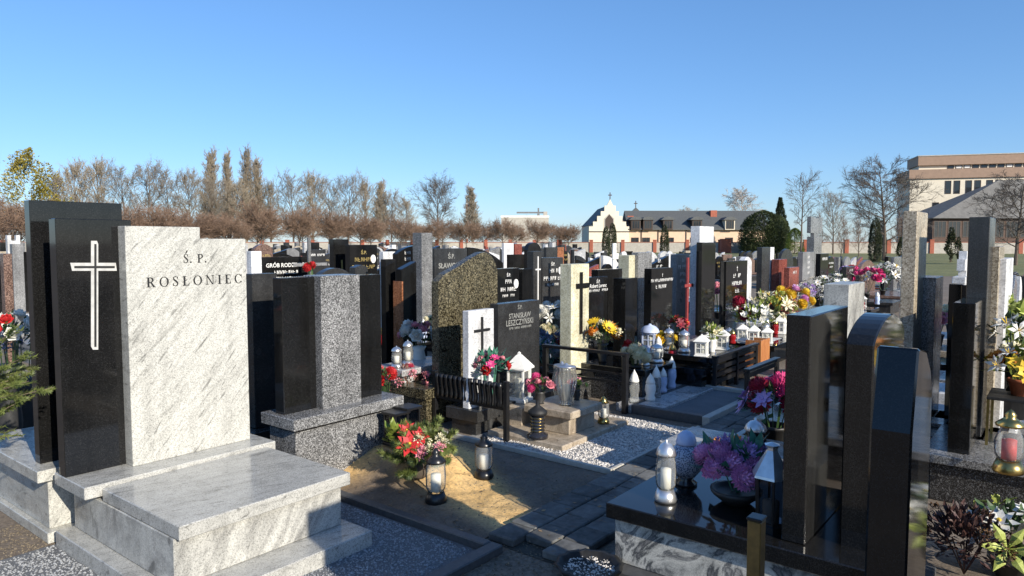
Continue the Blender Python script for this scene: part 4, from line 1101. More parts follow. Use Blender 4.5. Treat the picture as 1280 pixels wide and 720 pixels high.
S('broad black stone with gold lettering and an oval portrait', 437, 471.5, 306, D1, BK, txt=[('Ś.P.', .4), ('~6', .6), ('~8', .75)], tm='gold_text', photo=True)
S('low grey stone with a gently arched top above the granite column', 396, 442, 335, 6.0, CH, 'arch', face=-1)
S('small grey stone with a sloping shoulder beside the arched grey one', 444, 460, 331, 6.0, CH, 'peak', face=-1)
S('small white block left of the red-edged black stone', 479, 494, 314.5, 9.0, WH, z0=.2)
S('narrow black stone in front of the small white block', 482, 494.5, 324, 5.6, BK, th=.08, face=-1)
S('black polished stone with a curved top and portrait behind the red-edged one', 496, 521, 307, D2, BK, 'swoop', txt=[('~4', .5), ('~4', .5)])
o_, w_, z_ = S('black slanted stone with a rust-red side edge', 502, 520.5, 327, 5.4, BK, 'slant', th=.09, face=-1)
B('edge_panel', 'rust_granite', o_, -w_ / 2 - .02, -w_ / 2 - .001, -.02, .11, .31, z_ - .2)
S('tall grey granite pillar with a small carved symbol in the middle rows', 527, 540.5, 291, D1, GR, th=.2, bev=.004)
S('charcoal stone with faint lettering left of the olive slab', 543, 584, 310.5, D2, CH, txt=[('Ś.P.', .4), ('SŁAWOMIR', .75), ('RZESZOT', .75), ('~7', .45)], tm='dull_text')
S('long black stone behind the peak of the olive slab', 585, 629, 309, E1, BK, 'swoopr')
S('white stone left of a red one behind the olive slab', 630, 642, 304, F1, WH)
S('red granite stone right of the white one behind the olive slab', 643.5, 652.5, 305, F1, RD)
S('plain black block behind the black portrait stone', 637, 656, 318, E1, BK)
S('black stone with white lettering and a small photograph right of the olive slab', 622, 649, 335.5, 5.6, BK, txt=[('Ś.P.', .35), ('~3', .5), ('~7', .7), ('~9', .6)], photo=True)
S('narrow black slab right of the photograph stone', 653, 665, 336, 5.9, BK, th=.12)
S('dark grey stone with a tall engraved sword-like cross', 667, 677, 314, 6.0, CH, cross=(0, .5, .12, .62, .02, 'white_text'), th=.12)
S('charcoal stone with white lettering above the white chrysanthemums', 678, 704, 322, 6.1, CH, txt=[('Ś.P.', .35), ('~5', .5), ('~9', .85), ('~9', .55)], photo=True)
S('tall black rounded stone left of the charcoal one', 660, 676, 303, D2, BK, 'round')
S('dark stone with an orange-brown neighbour above the charcoal one', 683, 697, 309, E1, CH)
S('small orange-brown stone near the tips of the round trees', 696, 705, 309, E2, 'rust_granite')
S('wide black slab just right of the cream pillar', 748, 778, 336.5, 4.46, BK, face=-1)
S('cream square post standing above a black polished block', 786.5, 794, 319, 4.5, CR, th=.16, face=-1)
S('black polished block below the cream post', 782, 797, 347.5, 4.0, BK, th=.16)
S('grey granite slab between the cream post and a black lettered stone', 798, 815, 315.5, 4.45, GR, th=.1, face=-1)
S('black stone with two white lines of lettering behind the domed lantern', 814.5, 841, 335, 4.02, BK, txt=[('†', .25), ('~17', .95), ('~9', .6)])
S('black slanted lettered stone behind the two-line black stone', 812, 836, 320, D1, BK, 'slant', txt=[('Ś.P.', .3), ('~6', .7)])
S('white narrow stone behind the two-line black stone', 836.5, 845, 317, D1, WH)
S('pale grey stone with many engraved lines behind the red wooden cross', 846, 862, 317.5, 4.5, GS, txt=[('Ś.P.', .4), ('~7', .8), ('~4', .5), ('~4', .5), ('~3', .4)], tm='white_text', face=-1)
o_, w_, z_ = S('very tall white pillar with a black front panel', 875, 892.5, 283, 4.16, WH, th=.14)
a0_, a1_ = V(873, 350, 4.05), V(888, 350, 4.05); zz = V(880, 303, 4.05)[1]
B('front_panel', BK, o_, -w_ / 2 - .12, w_ / 2 - .14, -.09, -.005, .305, zz, b=.004)
S('black stone with white lettering above the magenta flower', 908, 934.5, 326, 4.02, BK, txt=[('†', .3), ('~6', .6), ('~7', .7), ('~4', .4)])
S('white arched stone edge behind the black lettered stone', 930, 940, 321, 4.35, WH, 'arch')
S('dark stone with a white right edge before the brick gate pillars', 953, 963, 309, 4.5, CH, face=-1)
S('narrow white slab beside that dark stone before the brick wall', 963.5, 968, 309, 4.62, WH, face=-1)
S('taller of the two red granite stones', 974, 984, 324, 4.45, RD, face=-1, th=.14)
S('shorter of the two red granite stones', 987, 999, 334, 4.1, RD, txt=[('~5', .7)])
S('dark stone with a domed top behind the red pair', 976, 992, 311, D1, CH, 'round')
S('grey stone with a vertical inscription left of the tall stone cross', 1004, 1018, 315, 4.15, GS, txt=[('~3', .3), ('~3', .3), ('~3', .3), ('~3', .3)], tm='white_text')
o_, w_, z_ = S('very tall grey pillar topped by a stone cross', 1018, 1027.5, 296, 4.5, GR, th=.16, face=-1)
MB().prism(cross_poly(w_ * 1.5, .42, w_ * .6, .62), .04, .12).build('cross', GR, o_, loc=(0, 0, z_ + .001))
S('dark stone with a light band right of the tall stone cross', 1026, 1036, 317, 4.1, BK, txt=[('~7', .9)])
S('grey low stone beneath the big bare tree', 1058, 1070, 333, 4.1, CH, txt=[('~6', .8)])
S('red-brown stone above the pink flowers near the big bare tree', 1075, 1095, 325, 4.3, BR, 'arch', txt=[('~8', .8), ('~9', .6)])
# right edge group
S('slim grey granite pillar beside the tall brown column', 1170, 1179.5, 346, .78, GR, th=.12, face=-1)
S('black narrow block before the white cruciform stone', 1206, 1209, 355, .62, BK, th=.1, face=-1)
o_, w_, z_ = S('white cruciform pillar near the right edge', 1207, 1216, 345, .72, WH, th=.1, face=-1)
MB().prism(cross_poly(.34, .22, .1, .45), .02, .08).build('cross', WH, o_, loc=(0, 0, z_ + .001))
S('black square panel in a pale frame behind the speckled tomb', 1217, 1238, 352, .52, BK, base=GR, th=.07)
S('dark tall pillar rising at the right edge before the office building', 1238, 1245, 272, .44, CH, th=.12, face=-1)
S('pale rough pillar right of the tall dark one', 1250, 1256, 308, .4, BE, th=.1, face=-1)
S('white slab right of the pale rough pillar, right edge', 1259, 1267, 323, .36, WH, th=.1, face=-1)
# left edge
S('brown granite stone at the left edge above the white flowers', 4, 15, 317, D1, BR)
S('grey stone slab at the left edge behind the brown one', 15, 29, 305, E1, GS)
S('white stone cross fragment at the left edge', 9, 25, 294, F1, WH, 'notch')

# red wooden cross, iron crosses
def cross_post(name, label, px, yt, v, w, t, mat, z0=0.0, d=.03, arm=.72):
    u, z = V(px, yt, v); o = UV(name, label, u, v, 'cross')
    B('upright', mat, o, -t / 2, t / 2, 0, d, z0, z, b=.003)
    za_ = z0 + (z - z0) * arm; B('crossbeam', mat, o, -w / 2, w / 2, -d * .6, -.001, za_ - t / 2, za_ + t / 2, b=.003)
    return o
cross_post('wooden_cross', 'red wooden grave cross by the tall white pillar', 861, 322, 4.25, .28, .045, 'red_wood')
cross_post('iron_cross', 'thin iron cross with red flowers beside the wide family gravestone', 387, 297, 7.5, .5, .04, 'grey_stone', arm=.8)
cross_post('iron_cross', 'small black iron cross above the cream pillar', 717, 312, 5.6, .24, .05, 'black_metal', arm=.8)
cross_post('iron_cross', 'white statue-topped cross above the black slab right of the cream pillar', 769, 304, 6.2, .2, .1, 'white_paint', arm=.86)
# ------------------------------------------------------------------ flowers and candles of the rows behind
def vz(px, py, v, z): u, _ = V(px, py, v); return G(u, v, z)
zf = .28
def bq(label, px, v, z, rx, h, fl, seed, lm='leaf_green', n=70, ls=.06, pot=('pot', .07, .1, 'pot_dark'), **kw):
    u, _ = V(px, 380, v); return bouquet(label, G(u, v, z), rx, h, fl, lm, n, ls, pot, seed=seed, **kw)
bq('bunch of pink and white roses left of the olive slab', 523, 5.0, .35, .17, .33, [('rose', 'pink', 'pink', 5, .07), ('rose', 'white', 'cream', 5, .08), ('mum', 'white', 'white', 2, .09)], 61, pot=('vase', .07, .25, 'white_paint'))
bq('wreath of white chrysanthemums below the charcoal stone', 690, 5.3, .28, .22, .35, [('mum', 'white', 'white', 12, .075), ('lily', 'white', 'cream', 6, .07)], 62, pot=('vase', .08, .25, 'silver'))
bq('bluish grey flowers in shade left of the cream pillar', 684, 4.6, .1, .26, .25, [('puff', 'blue', 'grey', 9, .09), ('mum', 'grey', 'blue', 4, .07)], 63, 'leaf_teal', 90)
bq('violet and white flowers in shade beside the two black panels', 333, 4.72, .32, .2, .3, [('puff', 'violet', 'white', 5, .08), ('mum', 'white', 'white', 4, .07), ('puff', 'blue', 'grey', 8, .09)], 64, 'leaf_teal', 90, .08)
bq('red flower and pale rose cluster at the left edge', 5, 5.6, .0, .17, 1.0, [('rose', 'white', 'white', 7, .06), ('rose', 'red', 'red', 2, .06), ('rose', 'pink', 'pink', 3, .06)], 65, pot=('vase', .08, .8, 'pot_dark'))
bq('white roses at the left edge beside the tall black slab', 21, 5.9, .0, .2, .85, [('rose', 'white', 'white', 9, .07), ('puff', 'blue', 'grey', 4, .08)], 66, pot=('vase', .1, .65, 'pot_dark'))
bq('red flowers at the foot of the thin iron cross', 389, 7.4, .0, .06, 1.3, [('mum', 'red', 'red', 3, .06)], 67, pot=('vase', .05, 1.22, 'grey_stone'), n=20)
bq('dried brown hydrangeas under the pale bench', 505, 4.75, .0, .24, .3, [('puff', 'pink', 'cream', 10, .05), ('mum', 'crimson', 'red', 2, .07)], 68, 'dry_flower', 220, .05, cat='dried flowers')
bq('red flowers beside the dried hydrangeas', 479, 4.62, .0, .12, .42, [('mum', 'red', 'red', 3, .08)], 69, pot=('vase', .06, .28, 'pot_dark'))
bq('magenta mum and pale sprays before the black lettered stone', 926, 3.75, .28, .24, .3, [('mum', 'crimson', 'hotpink', 2, .11), ('puff', 'grey', 'white', 8, .06)], 70, pot=('vase', .07, .18, 'silver'))
bq('white and lime tulips right of the magenta mum', 942, 3.5, .28, .22, .24, [('tulip', 'white', 'lime', 14, .08)], 71, 'leaf_lime', 90, .12, ('vase', .08, .16, 'clear_glass'))
bq('salmon and cream roses between the white pillar and black stone', 898, 4.6, .35, .2, .4, [('rose', 'pink', 'cream', 8, .09), ('rose', 'cream', 'cream', 5, .08)], 72)
bq('cream lilies before the red granite pair', 965, 3.55, .28, .34, .28, [('lily', 'cream', 'yellow', 12, .12), ('puff', 'lime', 'lime', 6, .08)], 73, 'leaf_lime', 90, .1)
bq('orange and yellow gerberas before the red granite pair', 990, 3.6, .28, .32, .32, [('daisy', 'orange', 'brown', 6, .13), ('mum', 'yellow', 'orange', 6, .11), ('mum', 'purple', 'violet', 2, .09)], 74)
bq('lilac and white sprays right of the orange gerberas', 1010, 3.7, .28, .34, .3, [('puff', 'violet', 'white', 6, .08), ('puff', 'white', 'white', 7, .08)], 75)
bq('white daisies below the tall stone cross', 1030, 3.75, .28, .42, .36, [('star', 'white', 'yellow', 16, .09)], 76, n=130)
bq('white narcissi further along behind the pale veined slab', 1046, 3.9, .28, .45, .34, [('star', 'white', 'yellow', 12, .09)], 77, n=110)
bq('pink roses on the red-brown stone plot', 1083, 3.85, .28, .4, .4, [('rose', 'hotpink', 'pink', 11, .13)], 78)
bq('white lilies right of the pink roses', 1103, 3.8, .28, .5, .35, [('lily', 'white', 'yellow', 14, .14), ('puff', 'white', 'lime', 6, .1)], 79, n=120, ls=.1)
bq('yellow-green leafy bouquet at the right edge behind the speckled tomb', 1262, .36, .3, .26, .62, [('puff', 'lime', 'lime', 12, .1), ('lily', 'lime', 'cream', 6, .09)], 80, 'leaf_lime', 260, .12, ('pot', .2, .34, 'black_matte'))
bq('dusty pink roses at the right edge above the lime bouquet', 1274, .6, .3, .3, .55, [('rose', 'pink', 'pink', 9, .11), ('puff', 'grey', 'pink', 6, .09)], 81, 'heather', 130, .1, ('pot', .15, .3, 'pot_dark'))
rq = random.Random(19)
for px, v, sh in ((322, 7.1, 'white picture stone'), (357, 7.3, 'wide family gravestone'), (455, 7.3, 'broad black portrait stone'), (533, 7.3, 'tall grey granite pillar'), (563, 7.7, 'charcoal stone behind the olive slab'),
                  (636, 5.1, 'photograph stone'), (660, 5.3, 'narrow black slab'), (690, 5.7, 'charcoal stone with white lettering'), (672, 5.4, 'sword-like cross stone'), (762, 5.1, 'wide slab right of the cream pillar'), (790, 3.6, 'black polished block'),
                  (827, 3.75, 'two-line black stone'), (855, 5.3, 'pale grey engraved stone'), (884, 3.7, 'very tall white pillar'), (920, 3.55, 'black stone with magenta flower'), (938, 3.4, 'white and lime tulips'), (960, 3.5, 'dark stone with white edge'),
                  (985, 3.3, 'taller red granite stone'), (1012, 3.3, 'grey vertical inscription stone'), (1032, 3.3, 'dark light-banded stone'), (1064, 3.6, 'grey low stone under the tree'), (1086, 3.5, 'red-brown stone')):
    u, _ = V(px, 390, v); zz_ = .274
    for i in range(rq.choice((2, 3, 3))):
        uu = u + (i - 1) * .2 + rq.uniform(-.04, .04); vv_ = v - rq.uniform(0, .25); k_ = rq.randrange(5); pos = ('left', 'middle', 'right')[i]
        if k_ == 0: candle_pot(f'{pos} white pointed candle before the {sh}', G(uu, vv_, zz_), rq.uniform(.18, .28), .05, rq.choice(['white_paint', 'blue_white_glaze']))
        elif k_ == 1: candle_pot(f'{pos} red pointed candle before the {sh}', G(uu, vv_, zz_), rq.uniform(.18, .26), .05, 'red_glass', 'brass')
        elif k_ == 2: glass_lantern(f'{pos} clear lantern before the {sh}', G(uu, vv_, zz_), rq.uniform(.2, .32), .06, rq.choice(['silver', 'brass', 'black_metal']))
        elif k_ == 3: house_lantern(f'{pos} white house lantern before the {sh}', G(uu, vv_, zz_), rq.uniform(.22, .3), .12)
        else:
            c_ = rq.choice(['white', 'pink', 'red', 'cream', 'yellow']); bouquet(f'{pos} {c_} posy before the {sh}', G(uu, vv_, zz_), .12, .18, [(rq.choice(['rose', 'mum', 'lily']), c_, 'yellow', 8, .065)], 'leaf_green', 40, .06, ('pot', .06, .09, 'pot_dark'), seed=rq.randint(1, 999))
o = UV('grave_bench', 'pale granite bench with two candles left of the olive slab', V(505, 420, 5.0)[0], 4.75, 'bench')
B('seat_slab', 'light_granite', o, -.35, .38, -.1, .3, .42, .48, b=.005); B('leg_block', 'light_granite', o, -.28, -.16, -.05, .25, 0, .419); B('leg_block', 'light_granite', o, .2, .32, -.05, .25, 0, .419)
bl = o.location
for i, (du, s_) in enumerate(((-.28, .2), (-.14, .24))): glass_lantern(('left' if i == 0 else 'right') + ' small silver candle on the pale granite bench', bl + R * du + L * .05 + Vector((0, 0, .481)), s_, .05)
zl_ = .275
for i, (px, v, h_, r_, lab) in enumerate(((912, 3.6, .2, .06, 'glass lantern under the black lettered stone'), (957, 3.3, .24, .06, 'glass candle among the cream lilies'), (975, 3.35, .26, .07, 'white fretwork lantern at the end of the lily plot'), (1040, 3.5, .3, .07, 'silver lantern below the white daisies'))):
    u, _ = V(px, 400, v)
    if i == 2: house_lantern(lab, G(u, v, zl_), .28, .13)
    else: glass_lantern(lab, G(u, v, zl_), h_, r_)
o = thing('display_ledge', 'long black granite ledge holding the flower vases in the right centre', 'ledge', G(10.8, 3.35))
B('top_slab', BK, o, -1.5, 3.2, -.35, .55, .2, .274, b=.004); B('block', BK, o, -1.42, 3.1, -.28, .5, 0, .199)

# ------------------------------------------------------------------ far rows
SECT = [(0, 60, 'at the far left below the yellowish tree'), (60, 330, 'far behind the white veined monument'), (330, 400, 'in the far rows beyond the wide family stone'),
        (400, 480, 'in the far rows beyond the gold cross stone'), (480, 545, 'in the far rows below the lone round-headed bare tree'), (545, 625, 'in the far rows beyond the olive slab'),
        (625, 710, 'in the far rows below the distant crane'), (710, 790, 'in the far rows below the stepped gable'), (790, 870, 'in the far rows below the long dormered roof'),
        (870, 960, 'in the far rows before the dark hedge'), (960, 1040, 'in the far rows below the spruce and thin bare tree'), (1040, 1135, 'in the far rows below the big spreading bare tree'), (1135, 1300, 'in the far rows before the office building lawn')]
rr = random.Random(42); far = []; cand = []
v = 4.45; rows = [3.98 + 3.72 * k for k in range(0, 22)]
for v0 in rows:
    for vv, fc in ((v0, 1), (v0 + .42, -1)):
        u = .5
        while u < 95:
            u += rr.uniform(1.05, 1.4); p = G(u, vv)
            if p.y < 6 or p.y > 78: continue
            x_, _ = pix(p)
            if x_ < -25 or x_ > 1300: continue
            lim = 78 if x_ < 700 else 78 - (x_ - 700) * .12
            if p.y > lim: continue
            if vv < 9 and (x_ < 1000 or u < 15): continue
            if any(abs(s_[0] - u) < s_[2] / 2 + .55 and abs(s_[1] - vv) < .6 for s_ in ALL_STONES): continue
            cand.append((p.y, u, vv, fc))
for vv, fc in ((.92, -1), (.5, 1)):
    u = 7.5
    while u < 13:
        u += rr.uniform(1.1, 1.5); p = G(u, vv); cand.append((p.y, u, vv, fc))
cand.sort()
desc = {BK: 'black', CH: 'dark grey', GS: 'mid grey', LG: 'pale granite', WH: 'white', RD: 'red', BR: 'brown', BE: 'beige', GR: 'speckled grey'}
shp = {'flat': 'square-topped', 'arch': 'arched', 'round': 'round-topped', 'slant': 'slanted', 'slantr': 'slanted', 'swoop': 'curved', 'swoopr': 'curved', 'peak': 'pointed', 'step': 'stepped'}
mcache = {}
for Y, u, vv, fc in cand:
    pil = rr.random() < .16
    mat = rr.choices([BK, CH, GS, LG, WH, RD, BR, BE, GR], [30, 16, 10, 9, 8, 5, 5, 5, 9])[0]
    if pil: w_, h_, th, shape = round(rr.choice([.25, .32]), 2), rr.choice([1.35, 1.5, 1.62]), .2, rr.choice(['flat', 'slant', 'flat'])
    else: w_, h_, th, shape = rr.choice([.55, .7, .85, 1.0]), rr.choice([.95, 1.1, 1.2, 1.3, 1.4]), .1, rr.choice(['flat', 'flat', 'arch', 'slant', 'slantr', 'swoop', 'swoopr', 'peak', 'step', 'round'])
    p = G(u, vv, h_); x_, y_ = pix(p); hw = w_ * F_PX / p.y * .45
    if x_ > 725 and y_ < (313 if x_ < 1000 else 318 if x_ < 1130 else 340):
        h_ = round((EYE - (18 if x_ < 1130 else 42) * p.y / F_PX) * 20) / 20; pil = False; p = G(u, vv, h_); x_, y_ = pix(p)
        if h_ < .7: continue
    if 0: hw = w_ * F_PX / p.y * .45
    a, b = int(max(0, x_ - hw)), int(min(1290, x_ + hw))
    if b <= a: b = a + 1
    vis = sum(1 for q in range(a, b) if y_ < sky_px[q] + 5)
    if vis < 2 or len(far) > 298: continue
    occupy(a, b, y_)
    key = (w_, h_, th, shape, mat)
    if key not in mcache:
        mcache[key] = (MB().prism(outline(shape, w_, .25, h_), 0, th, .006).mesh('headstone', mat), MB().box(-w_ / 2 - .06, w_ / 2 + .06, -.1, th + .06, 0, .249).mesh('plinth', mat), MB().box(-w_ / 2 - .03, w_ / 2 + .03, -.95, -.101, 0, .2).mesh('bench', mat))
    o = thing('gravestone', '', 'gravestone', G(u, vv), PHI + (0 if fc > 0 else PI) + rr.uniform(-.03, .03), 'crowded far gravestones')
    for me, nm in zip(mcache[key], ('headstone', 'plinth', 'bench')): link(me, nm, o)
    far.append((o, x_, desc[mat] + ' ' + ('pillar stone' if pil else shp[shape] + ' stone')))
    if mat in (BK, CH, GS) and fc > 0 and Y < 30 and not pil:
        for i in range(2): link(text_mesh(rr.choice(['~7', '~8', '~10', '~11', '~5', '~9']), .1, rr.choice(['white_text', 'white_text', 'gold_text'])), 'lettering', o, (0, -.004, h_ - .3 - i * .16))['kind'] = 'stuff'
    if rr.random() < .3 and Y < 45:
        pass
groups = {}
for o, x_, d in far:
    s_ = next((t for a, b, t in SECT if a <= x_ < b), SECT[0][2] if x_ < 0 else SECT[-1][2]); groups.setdefault((d, s_), []).append((x_, o))
ordn = ['leftmost', 'second from left', 'third from left', 'fourth from left', 'fifth from left', 'sixth from left', 'seventh from left', 'eighth from left', 'ninth from left']
for (d, s_), lst in groups.items():
    lst.sort(key=lambda t: t[0])
    for i, (_, o) in enumerate(lst):
        o['label'] = f'{d} {s_}' if len(lst) == 1 else f'{ordn[min(i, 8)]} {d} {s_}'
        if len(o['label'].split()) > 16: o['label'] = o['label'].replace(' in the far rows', '')
# flowers and lanterns scattered through the far rows
cols = [('white', 'white roses'), ('red', 'red roses'), ('pink', 'pink roses'), ('yellow', 'yellow roses'), ('cream', 'cream roses'), ('orange', 'orange roses'), ('violet', 'violet roses')]
fcount = {}
for o, x_, d in far:
    if o.location.y < 32 and rr.random() < .55:
        c1, cl = rr.choice(cols); p = o.location + (Matrix.Rotation(o.rotation_euler.z, 4, 'Z') @ Vector((rr.uniform(-.2, .2), -.5, .201)))
        lb = o['label'].replace(' in the far rows', '').replace(' from left', ''); lb = cl + ' at the ' + lb
        lb = ' '.join(lb.split()[:16])
        b_ = bouquet(lb, p, .17, .3, [('rose', c1, c1, 9, .1)], 'leaf_green', 25, .09, ('pot', .08, .14, 'pot_dark'), seed=rr.randint(1, 999), group='flower bunches in the far rows')
# ------------------------------------------------------------------ trees
def grow(seed, H, r0, trunk=.25, n1=12, n2=6, n3=6, n4=5, len1=.45, up1=.6, up2=.5, droop=0, tw=.012, fork=True, wob=.12, shape=None, len2=.55, len3=.55, len4=.6, tl=1.0, nt=5):
    rr = random.Random(seed); T, C = MB(), MB()
    def rv(s): return Vector((rr.uniform(-s, s), rr.uniform(-s, s), rr.uniform(-s, s)))
    def side(d, ang, az):
        a = d.orthogonal().normalized(); b = d.cross(a); return (d * math.cos(ang) + (a * math.cos(az) + b * math.sin(az)) * math.sin(ang)).normalized()
    def limb(m, p, d, ln, ra, rb, seg, sides, w_, up):
        pts, rad = [p.copy()], [ra]
        for i in range(seg):
            d = (d + rv(w_) + Vector((0, 0, up))).normalized(); p = p + d * ln / seg; pts.append(p.copy()); rad.append(ra + (rb - ra) * (i + 1) / seg)
        m.tube(pts, rad, sides, cap=False); return pts
    def at_(pts, t):
        f = t * (len(pts) - 1); i = min(int(f), len(pts) - 2); return pts[i].lerp(pts[i + 1], f - i), (pts[i + 1] - pts[i]).normalized()
    tp = limb(T, Vector((0, 0, -.1)), Vector((0, 0, 1)), H * tl + .1, r0, r0 * .12, 10, 7, wob * .35, .05)
    for i in range(n1):
        t = trunk + (1 - trunk) * (i + rr.random()) / n1 * .98; p, d = at_(tp, t); az = i * 2.4 + rr.uniform(-.4, .4)
        k_ = (t - trunk) / (1 - trunk); l1 = H * len1 * (shape(k_) if shape else (1 - .65 * k_)) * rr.uniform(.75, 1.15)
        b1 = limb(T, p, side(d, 1.25 - up1 * (.6 + .6 * k_), az), l1, r0 * .42 * (1 - .7 * k_), r0 * .07, 5, 5, wob, up2 * .12 - droop * .02)
        for j in range(n2):
            p2, d2 = at_(b1, .2 + .8 * (j + rr.random()) / n2); l2 = l1 * len2 * rr.uniform(.6, 1.1) * (1 - .3 * j / n2)
            b2 = limb(C, p2, side(d2, rr.uniform(.5, 1.0), rr.uniform(0, 6.3)), l2, r0 * .1, tw * 1.5, 3, 3, wob * 1.3, up2 * .15 - droop * .05)
            for k2 in range(n3):
                p3, d3 = at_(b2, .15 + .85 * (k2 + rr.random()) / n3); l3 = l2 * len3 * rr.uniform(.6, 1.1)
                d3 = (side(d3, rr.uniform(.4, .9), rr.uniform(0, 6.3)) + Vector((0, 0, up2 * .2 - droop * .25))).normalized(); e3 = p3 + d3 * l3
                q = d3.orthogonal().normalized() * tw; C.add([p3 - q, p3 + q, e3 + q * .4], [(0, 1, 2)])
                for k3 in range(n4):
                    p4 = p3.lerp(e3, .2 + .8 * rr.random()); d4 = (side(d3, rr.uniform(.4, 1.0), rr.uniform(0, 6.3)) + Vector((0, 0, up2 * .15 - droop * .35))).normalized()
                    q = d4.orthogonal().normalized() * tw * .7; q = Matrix.Rotation(rr.uniform(0, 3.1), 3, d4) @ q; C.add([p4 - q, p4 + q, p4 + d4 * l3 * len4 * rr.uniform(.6, 1.2)], [(0, 1, 2)])
    return T, C
TREES = {}
def treekind(key, bark, twig, *a, **kw):
    T, C = grow(*a, **kw); TREES[key] = (T.mesh('trunk', bark), C.mesh('crown', twig))
def tree(key, label, loc, s=1.0, rz=0, group=None, name='bare_tree', cat='tree', sz=None):
    o = thing(name, label, cat, loc, rz, group); o.scale = (s, s, sz or s)
    for me, nm in zip(TREES[key], ('trunk', 'crown')): link(me, nm, o)
    return o
sph = lambda k_: (1 - (2 * k_ - 1) ** 2) ** .5 * .8 + .25
treekind('pollard', 'bark', 'twig_red', 3, 4.6, .12, trunk=.5, n1=18, n2=8, n3=10, n4=9, len1=.5, up1=.35, up2=.55, tw=.015, len2=.7, len3=.6, shape=lambda k_: 1.0, tl=.7)
treekind('pollard2', 'bark', 'twig_red', 9, 4.4, .11, trunk=.52, n1=17, n2=8, n3=10, n4=9, len1=.54, up1=.25, up2=.5, tw=.015, len2=.68, len3=.6, shape=lambda k_: 1.0, tl=.68)
treekind('poplar', 'twig_tan', 'twig_tan', 5, 22, .35, trunk=.08, n1=90, n2=6, n3=7, n4=5, len1=.3, up1=.72, up2=1.5, tw=.04, shape=lambda k_: .9 - .5 * k_, wob=.09, len2=.5)
treekind('broad', 'bark', 'twig_grey', 6, 14, .26, trunk=.15, n1=19, n2=8, n3=8, n4=6, len1=.42, up1=.6, up2=.5, tw=.026, shape=sph)
treekind('broad2', 'bark', 'twig_tan', 16, 13, .24, trunk=.1, n1=22, n2=8, n3=8, n4=6, len1=.38, up1=.75, up2=.8, tw=.026, shape=sph)
treekind('round', 'bark', 'twig_dark', 8, 10.5, .22, trunk=.2, n1=22, n2=9, n3=9, n4=7, len1=.46, up1=.6, up2=.4, tw=.018, shape=sph)
treekind('spread', 'bark', 'twig_dark', 21, 11, .2, trunk=.22, n1=24, n2=9, n3=9, n4=7, len1=.46, up1=.25, up2=.25, tw=.017, shape=lambda k_: 1.0 - .5 * abs(k_ - .35) - .25 * k_)
treekind('thin', 'bark', 'twig_dark', 23, 11, .18, trunk=.4, n1=13, n2=7, n3=7, n4=5, len1=.32, up1=.5, up2=.3, tw=.02, shape=sph)
treekind('shrubby', 'bark', 'twig_red', 25, 6, .12, trunk=.12, n1=16, n2=7, n3=8, n4=6, len1=.5, up1=.8, up2=.7, tw=.012, shape=lambda k_: .9)
treekind('birch', 'twig_pale', 'twig_pale', 27, 11, .2, trunk=.2, n1=22, n2=8, n3=8, n4=6, len1=.33, up1=.7, up2=.2, droop=1.2, tw=.03, shape=sph)
def leafy(key, seed, H, r, n, ls, mat, prof, bark='bark', cl=.35, ncl=None, sg=.35):
    rr = random.Random(seed); m = MB(); T = MB().tube([(0, 0, -.05), (0, 0, H * .5), (0, 0, H * .92)], [.03 * H * .6, .012 * H, .004], 6)
    cs_ = [(rr.uniform(0, 6.3), rr.random()) for _ in range(ncl or int(18 + n / 120))]
    for i in range(n):
        a, t = cs_[i % len(cs_)]; a += rr.gauss(0, sg); t = min(1, max(0, t + rr.gauss(0, .07)))
        rad = (1 if ncl is None else .55 + .45 * math.sin(a * 3 + t * 9) ** 2) * r * prof(t) * (1 - cl * rr.random() ** 2) * rr.uniform(.85, 1.12); c = Vector((math.cos(a) * rad, math.sin(a) * rad, H * t))
        d = Vector((math.cos(a), math.sin(a), rr.uniform(-.3, 1.0))) + Vector((rr.uniform(-.6, .6), rr.uniform(-.6, .6), rr.uniform(-.4, .6)))
        petal(m, c, d, Vector((rr.uniform(-1, 1), rr.uniform(-1, 1), 1)), ls * rr.uniform(.6, 1.3), ls * .6, .2)
    TREES[key] = (T.mesh('trunk', bark), m.mesh('crown', mat))
leafy('thuja', 1, 3.6, .55, 6000, .11, 'thuja_green', lambda t: (t + .12) ** .3 * (1 - t) ** .45 * 1.3 if t < 1 else 0)
leafy('hedge', 2, 5.6, 3.6, 15000, .24, 'hedge_green', lambda t: (1 - t ** 3.2) ** .6 * (.85 + .15 * t))
leafy('spruce', 3, 9.0, 2.3, 9000, .28, 'needle_dark', lambda t: (1 - t) * (.75 + .25 * abs(math.sin(t * 26))) + .03)
T, C = TREES['shrubby']; leafy('yellow', 4, 12, 4.6, 9000, .3, 'tree_yellow', lambda t: max(.0, min(1, (t - .12) * 3)) * (1 - t ** 3) ** .5 * .95, cl=.75, ncl=34, sg=.2)
TREES['yellow'] = (T, TREES['yellow'][1])
leafy('limehedge', 5, 4.6, 1.6, 5000, .2, 'leaf_lime', lambda t: (1 - t ** 3) ** .6)
leafy('youngpine', 6, 4.6, 1.2, 1500, .26, 'thuja_green', lambda t: (1 - t) * .9 * max(0, min(1, (t - .18) * 5)) + .05, cl=.7)
def ZP(px, Y): return Vector(((px - 640) / F_PX * Y / math.cos(PITCH), Y, 0))
